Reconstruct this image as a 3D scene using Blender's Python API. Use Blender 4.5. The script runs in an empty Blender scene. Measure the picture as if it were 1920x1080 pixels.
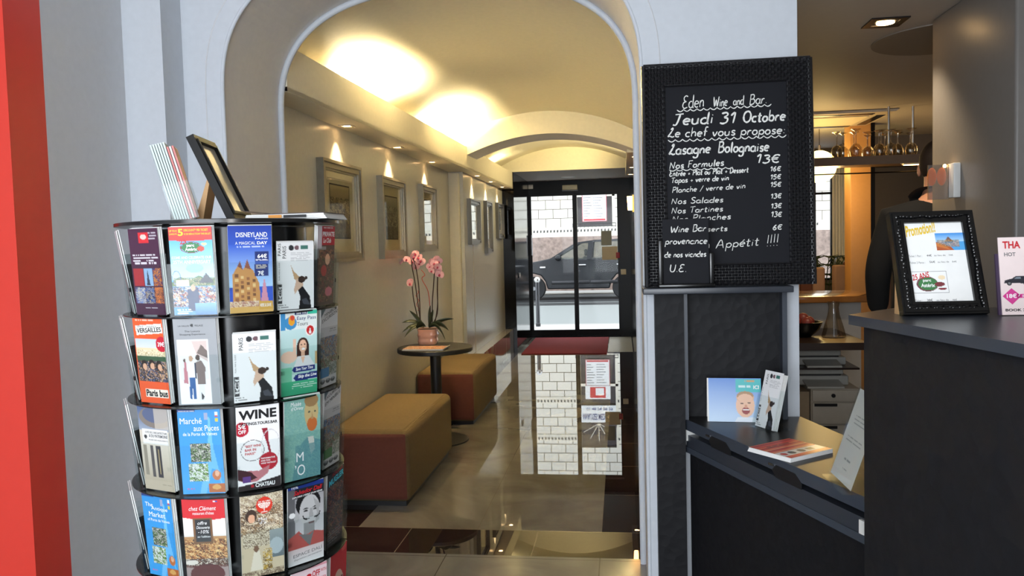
import bpy, bmesh, math, random
import numpy as np
from mathutils import Matrix, Vector, Euler
random.seed(7)
C = bpy.context.scene.collection
R = math.radians
# ------------------------------------------------------------------ camera
cam_d = bpy.data.cameras.new('camera'); cam = bpy.data.objects.new('camera', cam_d); C.objects.link(cam)
bpy.context.scene.camera = cam
cam_d.sensor_width = 36.0; cam_d.lens = 36.0*1500/1920; cam_d.clip_start = 0.05; cam_d.clip_end = 200
YAW, PITCH, ROLL = R(7.8), R(3.1), R(-1.5)
_f = Vector((-math.sin(YAW), math.cos(YAW), 0)); _r = Vector((math.cos(YAW), math.sin(YAW), 0)); _u = Vector((0, 0, 1))
_f2 = math.cos(PITCH)*_f - math.sin(PITCH)*_u; _u2 = math.sin(PITCH)*_f + math.cos(PITCH)*_u
_r3 = math.cos(ROLL)*_r + math.sin(ROLL)*_u2; _u3 = -math.sin(ROLL)*_r + math.cos(ROLL)*_u2
cam.matrix_world = Matrix(((_r3.x, _u3.x, -_f2.x, 0), (_r3.y, _u3.y, -_f2.y, 0), (_r3.z, _u3.z, -_f2.z, 1.5), (0, 0, 0, 1)))
# ------------------------------------------------------------------ colour management, sky
vs = bpy.context.scene.view_settings
vs.view_transform = 'Standard'; vs.look = 'None'; vs.gamma = 1.0; vs.use_curve_mapping = False
vs.exposure = 1.5
w = bpy.data.worlds.new('overcast_sky'); bpy.context.scene.world = w; w.use_nodes = True
bg = w.node_tree.nodes['Background']; bg.inputs['Color'].default_value = (0.86, 0.92, 1.0, 1); bg.inputs['Strength'].default_value = 1.2
# ------------------------------------------------------------------ large lights: daylight through the shop front behind the camera
def area(name, loc, rot, sx, sy, power, col=(1, 1, 1), spread=180):
    l = bpy.data.lights.new(name, 'AREA'); l.shape = 'RECTANGLE'; l.size = sx; l.size_y = sy; l.energy = power; l.color = col; l.spread = R(spread)
    o = bpy.data.objects.new(name, l); C.objects.link(o); o.location = loc; o.rotation_euler = rot
    return o
def spot(name, loc, target, power, angle, blend=0.4, col=(1, .78, .45), size=.02):
    l = bpy.data.lights.new(name, 'SPOT'); l.energy = power; l.spot_size = R(angle); l.spot_blend = blend; l.color = col; l.shadow_soft_size = size
    o = bpy.data.objects.new(name, l); C.objects.link(o); o.location = loc
    o.rotation_euler = (Vector(target)-Vector(loc)).to_track_quat('-Z', 'Y').to_euler()
    return o
def point(name, loc, power, col=(1, .7, .35), size=.05):
    l = bpy.data.lights.new(name, 'POINT'); l.energy = power; l.color = col; l.shadow_soft_size = size
    o = bpy.data.objects.new(name, l); C.objects.link(o); o.location = loc
    return o
area('shopfront_daylight', (-0.9, -1.9, 1.6), (R(90), 0, 0), 2.6, 2.2, 46, (.86, .93, 1.0))
spot('camera_flash', (0.02, -0.03, 1.60), (-0.3, 3.0, 1.35), 6.5, 95, .6, (1, .97, .94), .012)
# halogen uplights hidden in the cove behind the left soffit
for y, p in ((4.8, 170), (5.2, 165), (6.75, 112), (7.05, 90), (7.7, 30)):
    spot('cove_uplight', (-1.68, y, 2.38), (-1.25, y+.05, 2.9), p, 150, 1, (1, .83, .50), .03)
for y, p in ((9.3, 40), (10.1, 130)):
    spot('cove_uplight', (-1.62, y, 2.40), (-1.3, y, 2.9), p, 140, .8, (1, .82, .42), .03)
spot('cove_uplight', (.115, 9.8, 2.53), (-.5, 9.9, 2.78), 30, 165, .8, (1, .82, .42), .03)

# ------------------------------------------------------------------ materials
def srgb(r, g=None, b=None):
    if g is None: r, g, b = r
    f = lambda c: (c/255/12.92) if c/255 <= .04045 else ((c/255+.055)/1.055)**2.4
    return (f(r), f(g), f(b))
MATS = {}
def mat(name, col, rough=.5, metal=0, spec=.5, noise=None, bump=None, emit=None, coat=0, ior=None, trans=0, alpha=None):
    """procedural principled material; noise=(scale, amount) colour mottling, bump=(scale, strength[, kind])"""
    if name in MATS: return MATS[name]
    m = bpy.data.materials.new(name); m.use_nodes = True; nt = m.node_tree; p = nt.nodes['Principled BSDF']
    c = srgb(col)
    p.inputs['Base Color'].default_value = (*c, 1); p.inputs['Roughness'].default_value = rough; p.inputs['Metallic'].default_value = metal
    p.inputs['Specular IOR Level'].default_value = spec
    if ior: p.inputs['IOR'].default_value = ior
    if coat: p.inputs['Coat Weight'].default_value = coat; p.inputs['Coat Roughness'].default_value = .05
    if trans: p.inputs['Transmission Weight'].default_value = trans
    if emit: p.inputs['Emission Color'].default_value = (*srgb(emit[0]), 1); p.inputs['Emission Strength'].default_value = emit[1]
    if noise is None and not emit: noise = (35, .06)
    tc = nt.nodes.new('ShaderNodeTexCoord')
    if noise:
        n = nt.nodes.new('ShaderNodeTexNoise'); n.inputs['Scale'].default_value = noise[0]; n.inputs['Detail'].default_value = 4
        nt.links.new(tc.outputs['Object'], n.inputs['Vector'])
        mx = nt.nodes.new('ShaderNodeMix'); mx.data_type = 'RGBA'
        mx.inputs['A'].default_value = (*[v*(1-noise[1]) for v in c], 1); mx.inputs['B'].default_value = (*[min(1, v*(1+noise[1])) for v in c], 1)
        nt.links.new(n.outputs['Fac'], mx.inputs['Factor']); nt.links.new(mx.outputs['Result'], p.inputs['Base Color'])
    if bump:
        kind = bump[2] if len(bump) > 2 else 'noise'
        if kind == 'noise':
            b0 = nt.nodes.new('ShaderNodeTexNoise'); b0.inputs['Scale'].default_value = bump[0]; b0.inputs['Detail'].default_value = 6; out = b0.outputs['Fac']
        elif kind == 'voronoi':
            b0 = nt.nodes.new('ShaderNodeTexVoronoi'); b0.inputs['Scale'].default_value = bump[0]; out = b0.outputs['Distance']
        else:
            b0 = nt.nodes.new('ShaderNodeTexWave'); b0.inputs['Scale'].default_value = bump[0]; b0.bands_direction = kind; out = b0.outputs['Fac']
        nt.links.new(tc.outputs['Object'], b0.inputs['Vector'])
        bp = nt.nodes.new('ShaderNodeBump'); bp.inputs['Strength'].default_value = bump[1]; bp.inputs['Distance'].default_value = .01
        nt.links.new(out, bp.inputs['Height']); nt.links.new(bp.outputs['Normal'], p.inputs['Normal'])
    MATS[name] = m
    return m
def tile_mat(name, c1, joint, px, ox, py, oy, jw=.004, rough=.05, vein=(3, .25, None), spec=.5, bump=.0, ior=1.5):
    """polished stone with veins and straight joints every px / py metres"""
    m = bpy.data.materials.new(name); m.use_nodes = True; nt = m.node_tree; p = nt.nodes['Principled BSDF']; N = nt.nodes.new; L = nt.links.new
    tc = N('ShaderNodeTexCoord'); sep = N('ShaderNodeSeparateXYZ'); L(tc.outputs['Object'], sep.inputs[0])
    def line(sock, pitch, off):
        a = N('ShaderNodeMath'); a.operation = 'SUBTRACT'; L(sock, a.inputs[0]); a.inputs[1].default_value = off
        b = N('ShaderNodeMath'); b.operation = 'PINGPONG'; L(a.outputs[0], b.inputs[0]); b.inputs[1].default_value = pitch/2
        c = N('ShaderNodeMath'); c.operation = 'LESS_THAN'; L(b.outputs[0], c.inputs[0]); c.inputs[1].default_value = jw/2
        return c.outputs[0]
    lx = line(sep.outputs['X'], px, ox); ly = line(sep.outputs['Y'], py, oy)
    mxm = N('ShaderNodeMath'); mxm.operation = 'MAXIMUM'; L(lx, mxm.inputs[0]); L(ly, mxm.inputs[1])
    n = N('ShaderNodeTexNoise'); n.inputs['Scale'].default_value = vein[0]; n.inputs['Detail'].default_value = 8; n.inputs['Distortion'].default_value = 1.6
    L(tc.outputs['Object'], n.inputs['Vector'])
    cr = N('ShaderNodeValToRGB'); c = srgb(c1); c2 = srgb(vein[2]) if vein[2] else tuple(v*(1-vein[1]) for v in c)
    cr.color_ramp.elements[0].position = .35; cr.color_ramp.elements[0].color = (*c2, 1); cr.color_ramp.elements[1].position = .62; cr.color_ramp.elements[1].color = (*c, 1)
    L(n.outputs['Fac'], cr.inputs['Fac'])
    mx = N('ShaderNodeMix'); mx.data_type = 'RGBA'; L(mxm.outputs[0], mx.inputs['Factor']); L(cr.outputs['Color'], mx.inputs['A']); mx.inputs['B'].default_value = (*srgb(joint), 1)
    L(mx.outputs['Result'], p.inputs['Base Color']); p.inputs['Roughness'].default_value = rough; p.inputs['IOR'].default_value = ior
    if bump:
        b0 = N('ShaderNodeTexNoise'); b0.inputs['Scale'].default_value = 1.3; b0.inputs['Detail'].default_value = 2; L(tc.outputs['Object'], b0.inputs['Vector'])
        bp = N('ShaderNodeBump'); bp.inputs['Strength'].default_value = bump; bp.inputs['Distance'].default_value = .02; L(b0.outputs['Fac'], bp.inputs['Height']); L(bp.outputs['Normal'], p.inputs['Normal'])
    MATS[name] = m
    return m
def glass_mat(name, tint=(250, 252, 252), refl=1.0, rough=.02, graze=.9):
    """thin clear sheet: straight-through transparency plus a Fresnel reflection"""
    m = bpy.data.materials.new(name); m.use_nodes = True; nt = m.node_tree; nt.nodes.clear(); N = nt.nodes.new; L = nt.links.new
    o = N('ShaderNodeOutputMaterial'); t = N('ShaderNodeBsdfTransparent'); t.inputs['Color'].default_value = (*srgb(tint), 1)
    g = N('ShaderNodeBsdfGlossy'); g.inputs['Roughness'].default_value = rough; g.inputs['Color'].default_value = (1, 1, 1, 1)
    f = N('ShaderNodeLayerWeight'); f.inputs['Blend'].default_value = .5
    pw = N('ShaderNodeMath'); pw.operation = 'POWER'; pw.inputs[1].default_value = 5; L(f.outputs['Facing'], pw.inputs[0])
    k = N('ShaderNodeMath'); k.operation = 'MULTIPLY_ADD'; k.inputs[1].default_value = graze; k.inputs[2].default_value = .035*refl; L(pw.outputs[0], k.inputs[0])
    x = N('ShaderNodeMixShader'); L(k.outputs[0], x.inputs[0]); L(t.outputs[0], x.inputs[1]); L(g.outputs[0], x.inputs[2]); L(x.outputs[0], o.inputs[0])
    MATS[name] = m
    return m
def print_mat(name, rough=.45, coat=.08):
    """printed paper: ink colours stored on the sheet"""
    m = bpy.data.materials.new(name); m.use_nodes = True; nt = m.node_tree; p = nt.nodes['Principled BSDF']
    a = nt.nodes.new('ShaderNodeAttribute'); a.attribute_name = 'ink'; nt.links.new(a.outputs['Color'], p.inputs['Base Color'])
    p.inputs['Roughness'].default_value = rough; p.inputs['Coat Weight'].default_value = coat; p.inputs['Coat Roughness'].default_value = .1
    MATS[name] = m
    return m
M = MATS
# ------------------------------------------------------------------ mesh builder
class MB:
    def __init__(s): s.v = []; s.f = []; s.mi = []; s.sm = []
    def add(s, vs, fs, T=None, mi=0, smooth=False):
        b = len(s.v)
        for p in vs:
            p = Vector(p)
            s.v.append(tuple(T @ p if T is not None else p))
        for f in fs: s.f.append([b+i for i in f]); s.mi.append(mi); s.sm.append(smooth)
        return s
    def box(s, x0, x1, y0, y1, z0, z1, T=None, mi=0):
        v = [(x, y, z) for x in (x0, x1) for y in (y0, y1) for z in (z0, z1)]
        f = [(0, 1, 3, 2), (4, 6, 7, 5), (0, 4, 5, 1), (2, 3, 7, 6), (0, 2, 6, 4), (1, 5, 7, 3)]
        return s.add(v, f, T, mi)
    def rbox(s, x0, x1, y0, y1, z0, z1, r=.01, seg=3, T=None, mi=0):
        bm = bmesh.new(); bmesh.ops.create_cube(bm, size=1)
        for v in bm.verts: v.co = Vector(((x0+x1)/2+v.co.x*(x1-x0), (y0+y1)/2+v.co.y*(y1-y0), (z0+z1)/2+v.co.z*(z1-z0)))
        bmesh.ops.bevel(bm, geom=bm.edges[:], offset=r, segments=seg, profile=.5, affect='EDGES', clamp_overlap=True)
        bm.verts.index_update()
        s.add([v.co.copy() for v in bm.verts], [[v.index for v in f.verts] for f in bm.faces], T, mi, True); bm.free()
        return s
    def lathe(s, prof, n=32, T=None, mi=0, smooth=True, cap=True):
        """prof = [(radius, z), ...] turned about z"""
        v = []; f = []
        for r, z in prof:
            for i in range(n): a = 2*math.pi*i/n; v.append((r*math.cos(a), r*math.sin(a), z))
        for k in range(len(prof)-1):
            for i in range(n): j = (i+1) % n; f.append((k*n+i, k*n+j, (k+1)*n+j, (k+1)*n+i))
        s.add(v, f, T, mi, smooth)
        if cap:
            for k, rev in ((0, True), (len(prof)-1, False)):
                if prof[k][0] > 1e-5:
                    vv = v[k*n:(k+1)*n]; ids = list(range(n)); s.add(vv, [ids[::-1] if rev else ids], T, mi)
        return s
    def cyl(s, x, y, z0, z1, r, n=24, mi=0, T=None):
        T0 = Matrix.Translation((x, y, 0)); T0 = T @ T0 if T is not None else T0
        return s.lathe([(r, z0), (r, z1)], n, T0, mi)
    def tube(s, pts, r, n=8, T=None, mi=0, close=True):
        pts = [Vector(p) for p in pts]; rs = r if isinstance(r, (list, tuple)) else [r]*len(pts)
        v = []; f = []; up = Vector((0, 0, 1))
        d0 = (pts[1]-pts[0]).normalized(); a = d0.cross(up)
        if a.length < .01: a = d0.cross(Vector((1, 0, 0)))
        a.normalize()
        for i, p in enumerate(pts):
            d = (pts[min(i+1, len(pts)-1)]-pts[max(i-1, 0)]).normalized()
            a = (a-d*a.dot(d)).normalized(); b = d.cross(a)
            for k in range(n): t = 2*math.pi*k/n; v.append(p+rs[i]*(math.cos(t)*a+math.sin(t)*b))
        for i in range(len(pts)-1):
            for k in range(n): j = (k+1) % n; f.append((i*n+k, i*n+j, (i+1)*n+j, (i+1)*n+k))
        s.add(v, f, T, mi, True)
        if close: s.add(v[:n], [list(range(n))[::-1]], T, mi); s.add(v[-n:], [list(range(n))], T, mi)
        return s
    def prism(s, poly, a0, a1, axis='y', T=None, mi=0, smooth=False):
        """extrude a 2-D outline: axis y -> (x,z) outline, axis x -> (y,z), axis z -> (x,y)"""
        n = len(poly)
        g = {'y': lambda p, a: (p[0], a, p[1]), 'x': lambda p, a: (a, p[0], p[1]), 'z': lambda p, a: (p[0], p[1], a)}[axis]
        v = [g(p, a0) for p in poly]+[g(p, a1) for p in poly]
        s.add(v, [list(range(n))[::-1], list(range(n, 2*n))], T, mi)
        s.add(v, [(i, (i+1) % n, n+(i+1) % n, n+i) for i in range(n)], T, mi, smooth)
        return s
    def sphere(s, x, y, z, r, T=None, mi=0, n=20, sx=1, sy=1, sz=1, m=10):
        prof = [(r*math.sin(math.pi*k/m), -r*math.cos(math.pi*k/m)) for k in range(m+1)]; prof[0] = (0, -r); prof[-1] = (0, r)
        T0 = Matrix.Translation((x, y, z)) @ Matrix.Diagonal((sx, sy, sz, 1)); T0 = T @ T0 if T is not None else T0
        return s.lathe(prof, n, T0, mi, cap=False)
    def build(s, name, m, parent=None, world=True, recalc=True):
        me = bpy.data.meshes.new(name); vs = s.v
        if parent is not None and world:
            I = ROOTM[parent.name].inverted(); vs = [tuple(I @ Vector(p)) for p in vs]
        me.from_pydata(vs, [], s.f)
        for x in (m if isinstance(m, (list, tuple)) else [m]): me.materials.append(x)
        me.polygons.foreach_set('material_index', s.mi); me.polygons.foreach_set('use_smooth', s.sm)
        if recalc:
            bm = bmesh.new(); bm.from_mesh(me); bmesh.ops.remove_doubles(bm, verts=bm.verts[:], dist=1e-6); bmesh.ops.recalc_face_normals(bm, faces=bm.faces[:]); bm.to_mesh(me); bm.free()
        try: me.set_sharp_from_angle(angle=R(38))
        except Exception: pass
        me.update()
        o = bpy.data.objects.new(name, me); C.objects.link(o)
        if parent is not None:
            o.parent = parent; ROOTM[o.name] = ROOTM[parent.name]
        else: ROOTM[o.name] = Matrix.Identity(4)
        return o
ROOTM = {}
def tag(o, label=None, cat=None, group=None, kind=None):
    if label: o['label'] = label
    if cat: o['category'] = cat
    if group: o['group'] = group
    if kind: o['kind'] = kind
    return o
def thing(name, label, cat, loc=(0, 0, 0), rot=(0, 0, 0), group=None):
    o = bpy.data.objects.new(name, None); o.empty_display_size = .05; C.objects.link(o); o.location = loc; o.rotation_euler = rot
    ROOTM[o.name] = Matrix.Translation(loc) @ Euler(rot).to_matrix().to_4x4()
    return tag(o, label, cat, group)
def struct(o): o['kind'] = 'structure'; return o
def solo(mb, name, m, label, cat, loc, group=None):
    """a thing that is one mesh: origin at loc"""
    T = Matrix.Translation(loc).inverted(); mb.v = [tuple(T @ Vector(p)) for p in mb.v]
    o = mb.build(name, m); o.location = loc; ROOTM[o.name] = Matrix.Translation(loc)
    return tag(o, label, cat, group)
def copy_tree(o, parent=None):
    c = o.copy(); C.objects.link(c)
    if parent is not None: c.parent = parent
    ROOTM[c.name] = ROOTM.get(o.name, Matrix.Identity(4))
    for ch in [x for x in bpy.data.objects if x.parent == o]: copy_tree(ch, c)
    return c
# ------------------------------------------------------------------ printed text
def text_mesh(s, bold=0, shear=0):
    cu = bpy.data.curves.new('lettering', 'FONT'); cu.body = s; cu.size = 1; cu.offset = bold; cu.shear = shear; cu.resolution_u = 3
    o = bpy.data.objects.new('lettering', cu); C.objects.link(o)
    dg = bpy.context.evaluated_depsgraph_get(); me = bpy.data.meshes.new_from_object(o.evaluated_get(dg))
    bpy.data.objects.remove(o); bpy.data.curves.remove(cu)
    n = len(me.vertices); a = np.empty(n*3); me.vertices.foreach_get('co', a); a = a.reshape(-1, 3)
    fs = [list(p.vertices) for p in me.polygons]; bpy.data.meshes.remove(me)
    return a, fs
def text_into(mb, s, x0, z0, wd, ht, y=0, bold=.0, shear=0, T=None, vertical=False, keep=True, mi=0, skew=0):
    """fit the words into the box x0..x0+wd, z0..z0+ht on the plane y (facing -y)"""
    a, fs = text_mesh(s, bold, shear)
    if len(a) == 0: return mb
    lo = a.min(0); hi = a.max(0); w0 = max(hi[0]-lo[0], 1e-6); h0 = max(hi[1]-lo[1], 1e-6)
    sx, sz = wd/w0, ht/h0
    if vertical: sx, sz = ht/w0, wd/h0
    pts = []
    for p in a:
        u = (p[0]-lo[0])*sx; v = (p[1]-lo[1])*sz
        if vertical: u, v = wd-v, u
        pts.append((x0+u, y, z0+v+skew*u))
    return mb.add(pts, fs, T, mi)
# ------------------------------------------------------------------ printed pictures: a small ink raster on a fine sheet
class Art:
    def __init__(s, w, h, col): s.w, s.h = w, h; s.a = np.zeros((h, w, 3)); s.a[:] = srgb(col); s.y, s.x = np.mgrid[0:h, 0:w]; s.x = (s.x+.5)/w; s.y = (s.y+.5)/h; s.rng = np.random.RandomState(w*7+h)
    def put(s, m, c, al=1.0): s.a[m] = s.a[m]*(1-al)+np.array(srgb(c))*al; return s
    def rect(s, x0, y0, x1, y1, c, al=1.0): return s.put((s.x >= x0) & (s.x < x1) & (s.y >= y0) & (s.y < y1), c, al)
    def ell(s, cx, cy, rx, ry, c, al=1.0): return s.put(((s.x-cx)/rx)**2+((s.y-cy)/ry)**2 < 1, c, al)
    def ring(s, cx, cy, rx, ry, c, t=.12):
        d = ((s.x-cx)/rx)**2+((s.y-cy)/ry)**2; return s.put((d < 1) & (d > (1-t)**2), c)
    def poly(s, P, c, al=1.0):
        m = np.zeros(s.x.shape, bool); n = len(P)
        for i in range(n):
            (xa, ya), (xb, yb) = P[i], P[(i+1) % n]
            if ya == yb: continue
            k = ((ya > s.y) != (yb > s.y)) & (s.x < (xb-xa)*(s.y-ya)/(yb-ya)+xa); m ^= k
        return s.put(m, c, al)
    def grad(s, x0, y0, x1, y1, c0, c1, horiz=False):
        m = (s.x >= x0) & (s.x < x1) & (s.y >= y0) & (s.y < y1); t = ((s.x-x0)/(x1-x0) if horiz else (s.y-y0)/(y1-y0))[..., None]
        g = np.array(srgb(c0))*(1-t)+np.array(srgb(c1))*t; s.a[m] = g[m]; return s
    def mess(s, x0, y0, x1, y1, cols, cell=3, al=1.0, seed=1):
        """busy photographic detail: random blocks of the given inks"""
        rng = np.random.RandomState(seed); m = (s.x >= x0) & (s.x < x1) & (s.y >= y0) & (s.y < y1)
        big = rng.randint(0, len(cols), (s.h//cell+2, s.w//cell+2)); k = np.kron(big, np.ones((cell, cell), int))[:s.h, :s.w]
        sh = rng.randint(0, cell+1, s.h); k = np.stack([np.roll(r, q) for r, q in zip(k, sh)])
        fine = rng.randint(0, len(cols), k.shape); k = np.where(rng.rand(*k.shape) < .5, fine, k)
        pal = np.array([srgb(c) for c in cols]); s.a[m] = s.a[m]*(1-al)+pal[k][m]*al
        return s
    def lines(s, x0, y0, x1, y1, n, c, fill=.55, al=.8, seed=3):
        """unreadably small text as broken lines of ink"""
        rng = np.random.RandomState(seed); hh = (y1-y0)/n
        for i in range(n):
            m = (s.x >= x0) & (s.x < x0+(x1-x0)*rng.uniform(.7, 1)) & (s.y >= y0+i*hh) & (s.y < y0+i*hh+hh*fill)
            s.put(m & (np.kron(rng.rand(1, s.w//2+1) > .2, np.ones((s.h, 2), bool))[:, :s.w]), c, al)
        return s
    def mesh(s, x0, z0, wd, ht, y=0, T=None, curve=None):
        """vertex grid with one vertex per ink sample"""
        h, w_ = s.h, s.w
        gx = x0+wd*np.arange(w_)/(w_-1); gz = z0+ht*(1-np.arange(h)/(h-1))
        X, Z = np.meshgrid(gx, gz); Y = np.full_like(X, y) if curve is None else y+curve(X, Z)
        P = np.stack([X, Y, Z], -1).reshape(-1, 3)
        if T is not None: P = P @ np.array(T)[:3, :3].T+np.array(T)[:3, 3]
        i = np.arange(h*w_).reshape(h, w_); F = np.stack([i[:-1, :-1], i[1:, :-1], i[1:, 1:], i[:-1, 1:]], -1).reshape(-1, 4)
        return P, F, s.a.reshape(-1, 3)
def art_object(name, P, F, col, m, parent):
    me = bpy.data.meshes.new(name); me.vertices.add(len(P)); me.vertices.foreach_set('co', P.astype(np.float32).ravel())
    me.loops.add(len(F)*4); me.polygons.add(len(F)); me.loops.foreach_set('vertex_index', F.astype(np.int32).ravel())
    me.polygons.foreach_set('loop_start', np.arange(0, len(F)*4, 4, dtype=np.int32)); me.update(calc_edges=True)
    at = me.color_attributes.new('ink', 'FLOAT_COLOR', 'POINT'); at.data.foreach_set('color', np.concatenate([col, np.ones((len(col), 1))], 1).astype(np.float32).ravel())
    me.materials.append(m); o = bpy.data.objects.new(name, me); C.objects.link(o)
    o.parent = parent; ROOTM[o.name] = ROOTM[parent.name]
    return o
# ------------------------------------------------------------------ shared materials
mat('white_wall', (204, 209, 216), .5, spec=.3); mat('taupe_jamb', (218, 214, 210), .5)
mat('grey_wall', (206, 207, 210), .35, bump=(60, .05)); mat('red_paint', (222, 62, 48), .3, noise=(20, .04))
mat('corridor_wall', (198, 197, 190), .26, bump=(50, .03)); mat('soffit_cream', (222, 214, 194), .5); mat('vault_cream', (236, 228, 204), .6, bump=(20, .04))
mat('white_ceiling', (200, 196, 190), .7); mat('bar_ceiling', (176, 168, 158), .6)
mat('black_frame', (11, 10, 10), .3, spec=.12); mat('black_gloss', (10, 9, 9), .08, spec=.2, noise=(4, .4)); mat('black_matte', (18, 18, 20), .45)
mat('black_plastic', (14, 14, 15), .22); mat('steel', (190, 190, 190), .25, 1); mat('brass', (200, 160, 80), .3, 1); mat('dark_steel', (70, 70, 72), .3, 1)
mat('white_paper', (236, 236, 234), .6); mat('white_plastic', (225, 225, 222), .35); mat('cream_plastic', (214, 206, 176), .4)
mat('ink_black', (20, 20, 22), .5); mat('ink_white', (245, 245, 245), .5); mat('ink_red', (196, 34, 44), .45); mat('ink_grey', (110, 110, 112), .5); mat('ink_yellow', (250, 214, 40), .45); mat('ink_navy', (34, 52, 118), .45)
mat('chalk', (232, 232, 228), .95, noise=(300, .12)); mat('slate', (22, 23, 29), .65, spec=.2, noise=(9, .18))
glass_mat('clear_glass', (252, 253, 253), .12); glass_mat('acrylic', (250, 252, 252), .4, .04, .22); glass_mat('picture_glass', (252, 252, 250), 1.5, .01); glass_mat('drink_glass', (222, 214, 200), 4, .03)
print_mat('print_gloss'); print_mat('print_matt', .6, 0)
# ------------------------------------------------------------------ floor
tile_mat('stone_front', (128, 128, 127), (78, 76, 72), .745, -.87, .9, 3.72-.9*4, .005, .12, (2.2, .3, None), bump=.02, ior=1.5)
tile_mat('marble_pale', (136, 131, 122), (112, 104, 92), .655, -.123, .76, 4.09, .003, .008, (1.6, .34, None), bump=.008, ior=1.75)
tile_mat('stone_dark', (46, 34, 34), (120, 108, 92), .68, -1.135, .62, 4.09, .005, .008, (3, .3, None), bump=.008, ior=1.7)
f = MB()
f.box(-2.7, 4.3, -2.3, 3.75, -.1, 0, mi=0); f.box(-1.95, .3, 3.75, 4.09, -.1, 0, mi=2); f.box(.3, 4.3, 3.75, 9.8, -.1, 0, mi=0)
f.box(-1.95, -1.43, 4.09, 12.9, -.1, 0, mi=2); f.box(-1.43, -.123, 4.09, 12.9, -.1, 0, mi=1); f.box(-.123, .3, 4.09, 12.9, -.1, 0, mi=2)
struct(f.build('floor', [M['stone_front'], M['marble_pale'], M['stone_dark']], recalc=False))
# ------------------------------------------------------------------ arch wall (y 3.15 .. 3.70)
AX, AH, AZ, AV, AN = -.763, .853, 2.13, .588, 2.6
def arch(off=0, n=56):
    """opening outline from bottom left over the top to bottom right, grown outward by off"""
    pts = [(AX-AH-off, 0)]
    for i in range(n+1):
        t = math.pi*(1-i/n); c, s_ = math.cos(t), math.sin(t)
        pts.append((AX+(AH+off)*math.copysign(abs(c)**(2/AN), c), AZ+(AV+off)*abs(s_)**(2/AN)))
    pts.append((AX+AH+off, 0)); return pts
Y0, Y1, ZT = 3.15, 3.70, 3.1
P = arch(); a = MB()
for xa, xb in ((-1.783, AX-AH), (AX+AH, .667)):
    for y in (Y0, Y1): a.add([(xa, y, 0), (xb, y, 0), (xb, y, ZT), (xa, y, ZT)], [(0, 1, 2, 3)])
a.add([(.667, Y0, 0), (.667, Y1, 0), (.667, Y1, ZT), (.667, Y0, ZT)], [(0, 1, 2, 3)])
for (xa, za), (xb, zb) in zip(P[1:-2], P[2:-1]):
    for y in (Y0, Y1): a.add([(xa, y, za), (xb, y, zb), (xb, y, ZT), (xa, y, ZT)], [(0, 1, 2, 3)])
for (xa, za), (xb, zb) in zip(P[:-1], P[1:]):
    a.add([(xa, Y0, za), (xb, Y0, zb), (xb, Y1, zb), (xa, Y1, za)], [(0, 1, 2, 3)], mi=1, smooth=True)
struct(a.build('wall_front', [M['white_wall'], M['taupe_jamb']], recalc=False))
def along(y, off=0): return [(x, y, z) for x, z in arch(off)]
struct(MB().tube(along(Y1, -.012), .015, 10).build('trim_1', M['white_wall']))
struct(MB().tube(along(Y0+.006, .002), .009, 10).build('trim_2', M['white_wall']))
struct(MB().tube(along(Y0, .072), .0028, 6).build('trim_3', M['grey_wall']))
b = MB().box(-1.95, -1.783, 3.0, 3.7, 0, ZT); struct(b.build('wall_pilaster', M['white_wall']))
struct(MB().box(-2.6, -1.95, 2.54, 3.0, 0, ZT).build('wall_left', M['grey_wall']))
struct(MB().box(-2.7, -1.95, 2.37, 2.54, 0, ZT).build('trim_4', M['red_paint']))
struct(MB().box(-2.8, -2.7, -2.3, 2.54, 0, ZT).build('wall_street', M['white_wall']))
struct(MB().box(.078, .125, 3.10, 3.17, 0, .10).build('baseboard_pillar', M['white_wall']))
rw = MB().box(-2.8, -2.2, -2.4, -2.3, 0, 3.1).box(.4, 2.4, -2.4, -2.3, 0, 3.1).box(-2.2, .4, -2.4, -2.3, 2.65, 3.1).box(-2.2, .4, -2.4, -2.3, 0, .45)
struct(rw.build('wall_rear', M['white_ceiling']))
# ceilings of the lobby and the bar
struct(MB().box(-2.8, .75, -2.3, 3.2, 3.1, 3.2).build('ceiling', M['white_ceiling']))
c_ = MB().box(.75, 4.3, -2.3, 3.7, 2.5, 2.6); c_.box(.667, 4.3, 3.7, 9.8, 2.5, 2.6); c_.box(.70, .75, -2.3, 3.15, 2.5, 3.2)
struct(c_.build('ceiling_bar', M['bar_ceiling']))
struct(MB().box(2.3, 2.4, -2.3, 3.2, 0, 2.5).build('wall_right', M['white_ceiling']))
# ------------------------------------------------------------------ corridor
def xs(y): return -1.57+(y-3.7)*.0167        # the long soffit runs very slightly inward
cw = MB().box(-1.95, -1.74, 3.7, 8.1, 0, 3.0); struct(cw.build('wall_corridor_left', M['corridor_wall']))
struct(MB().box(-1.95, -1.60, 8.16, 10.95, 0, 3.0).build('wall_corridor_far', M['corridor_wall']))
struct(MB().rbox(-1.80, -1.635, 8.1, 8.2, 0, 2.25, .008).build('trim_5', M['soffit_cream']))
struct(MB().box(-1.604, -1.597, 8.62, 8.63, .34, 2.24).build('trim_6', M['soffit_cream']))
tile_mat('ledge_marble', (150, 145, 130), (200, 196, 180), .9, 0, .9, 8.4, .006, .08, (2.5, .3, None))
struct(MB().box(-1.62, -1.49, 8.22, 10.9, 0, .335).build('baseboard_left', M['ledge_marble']))
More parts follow.
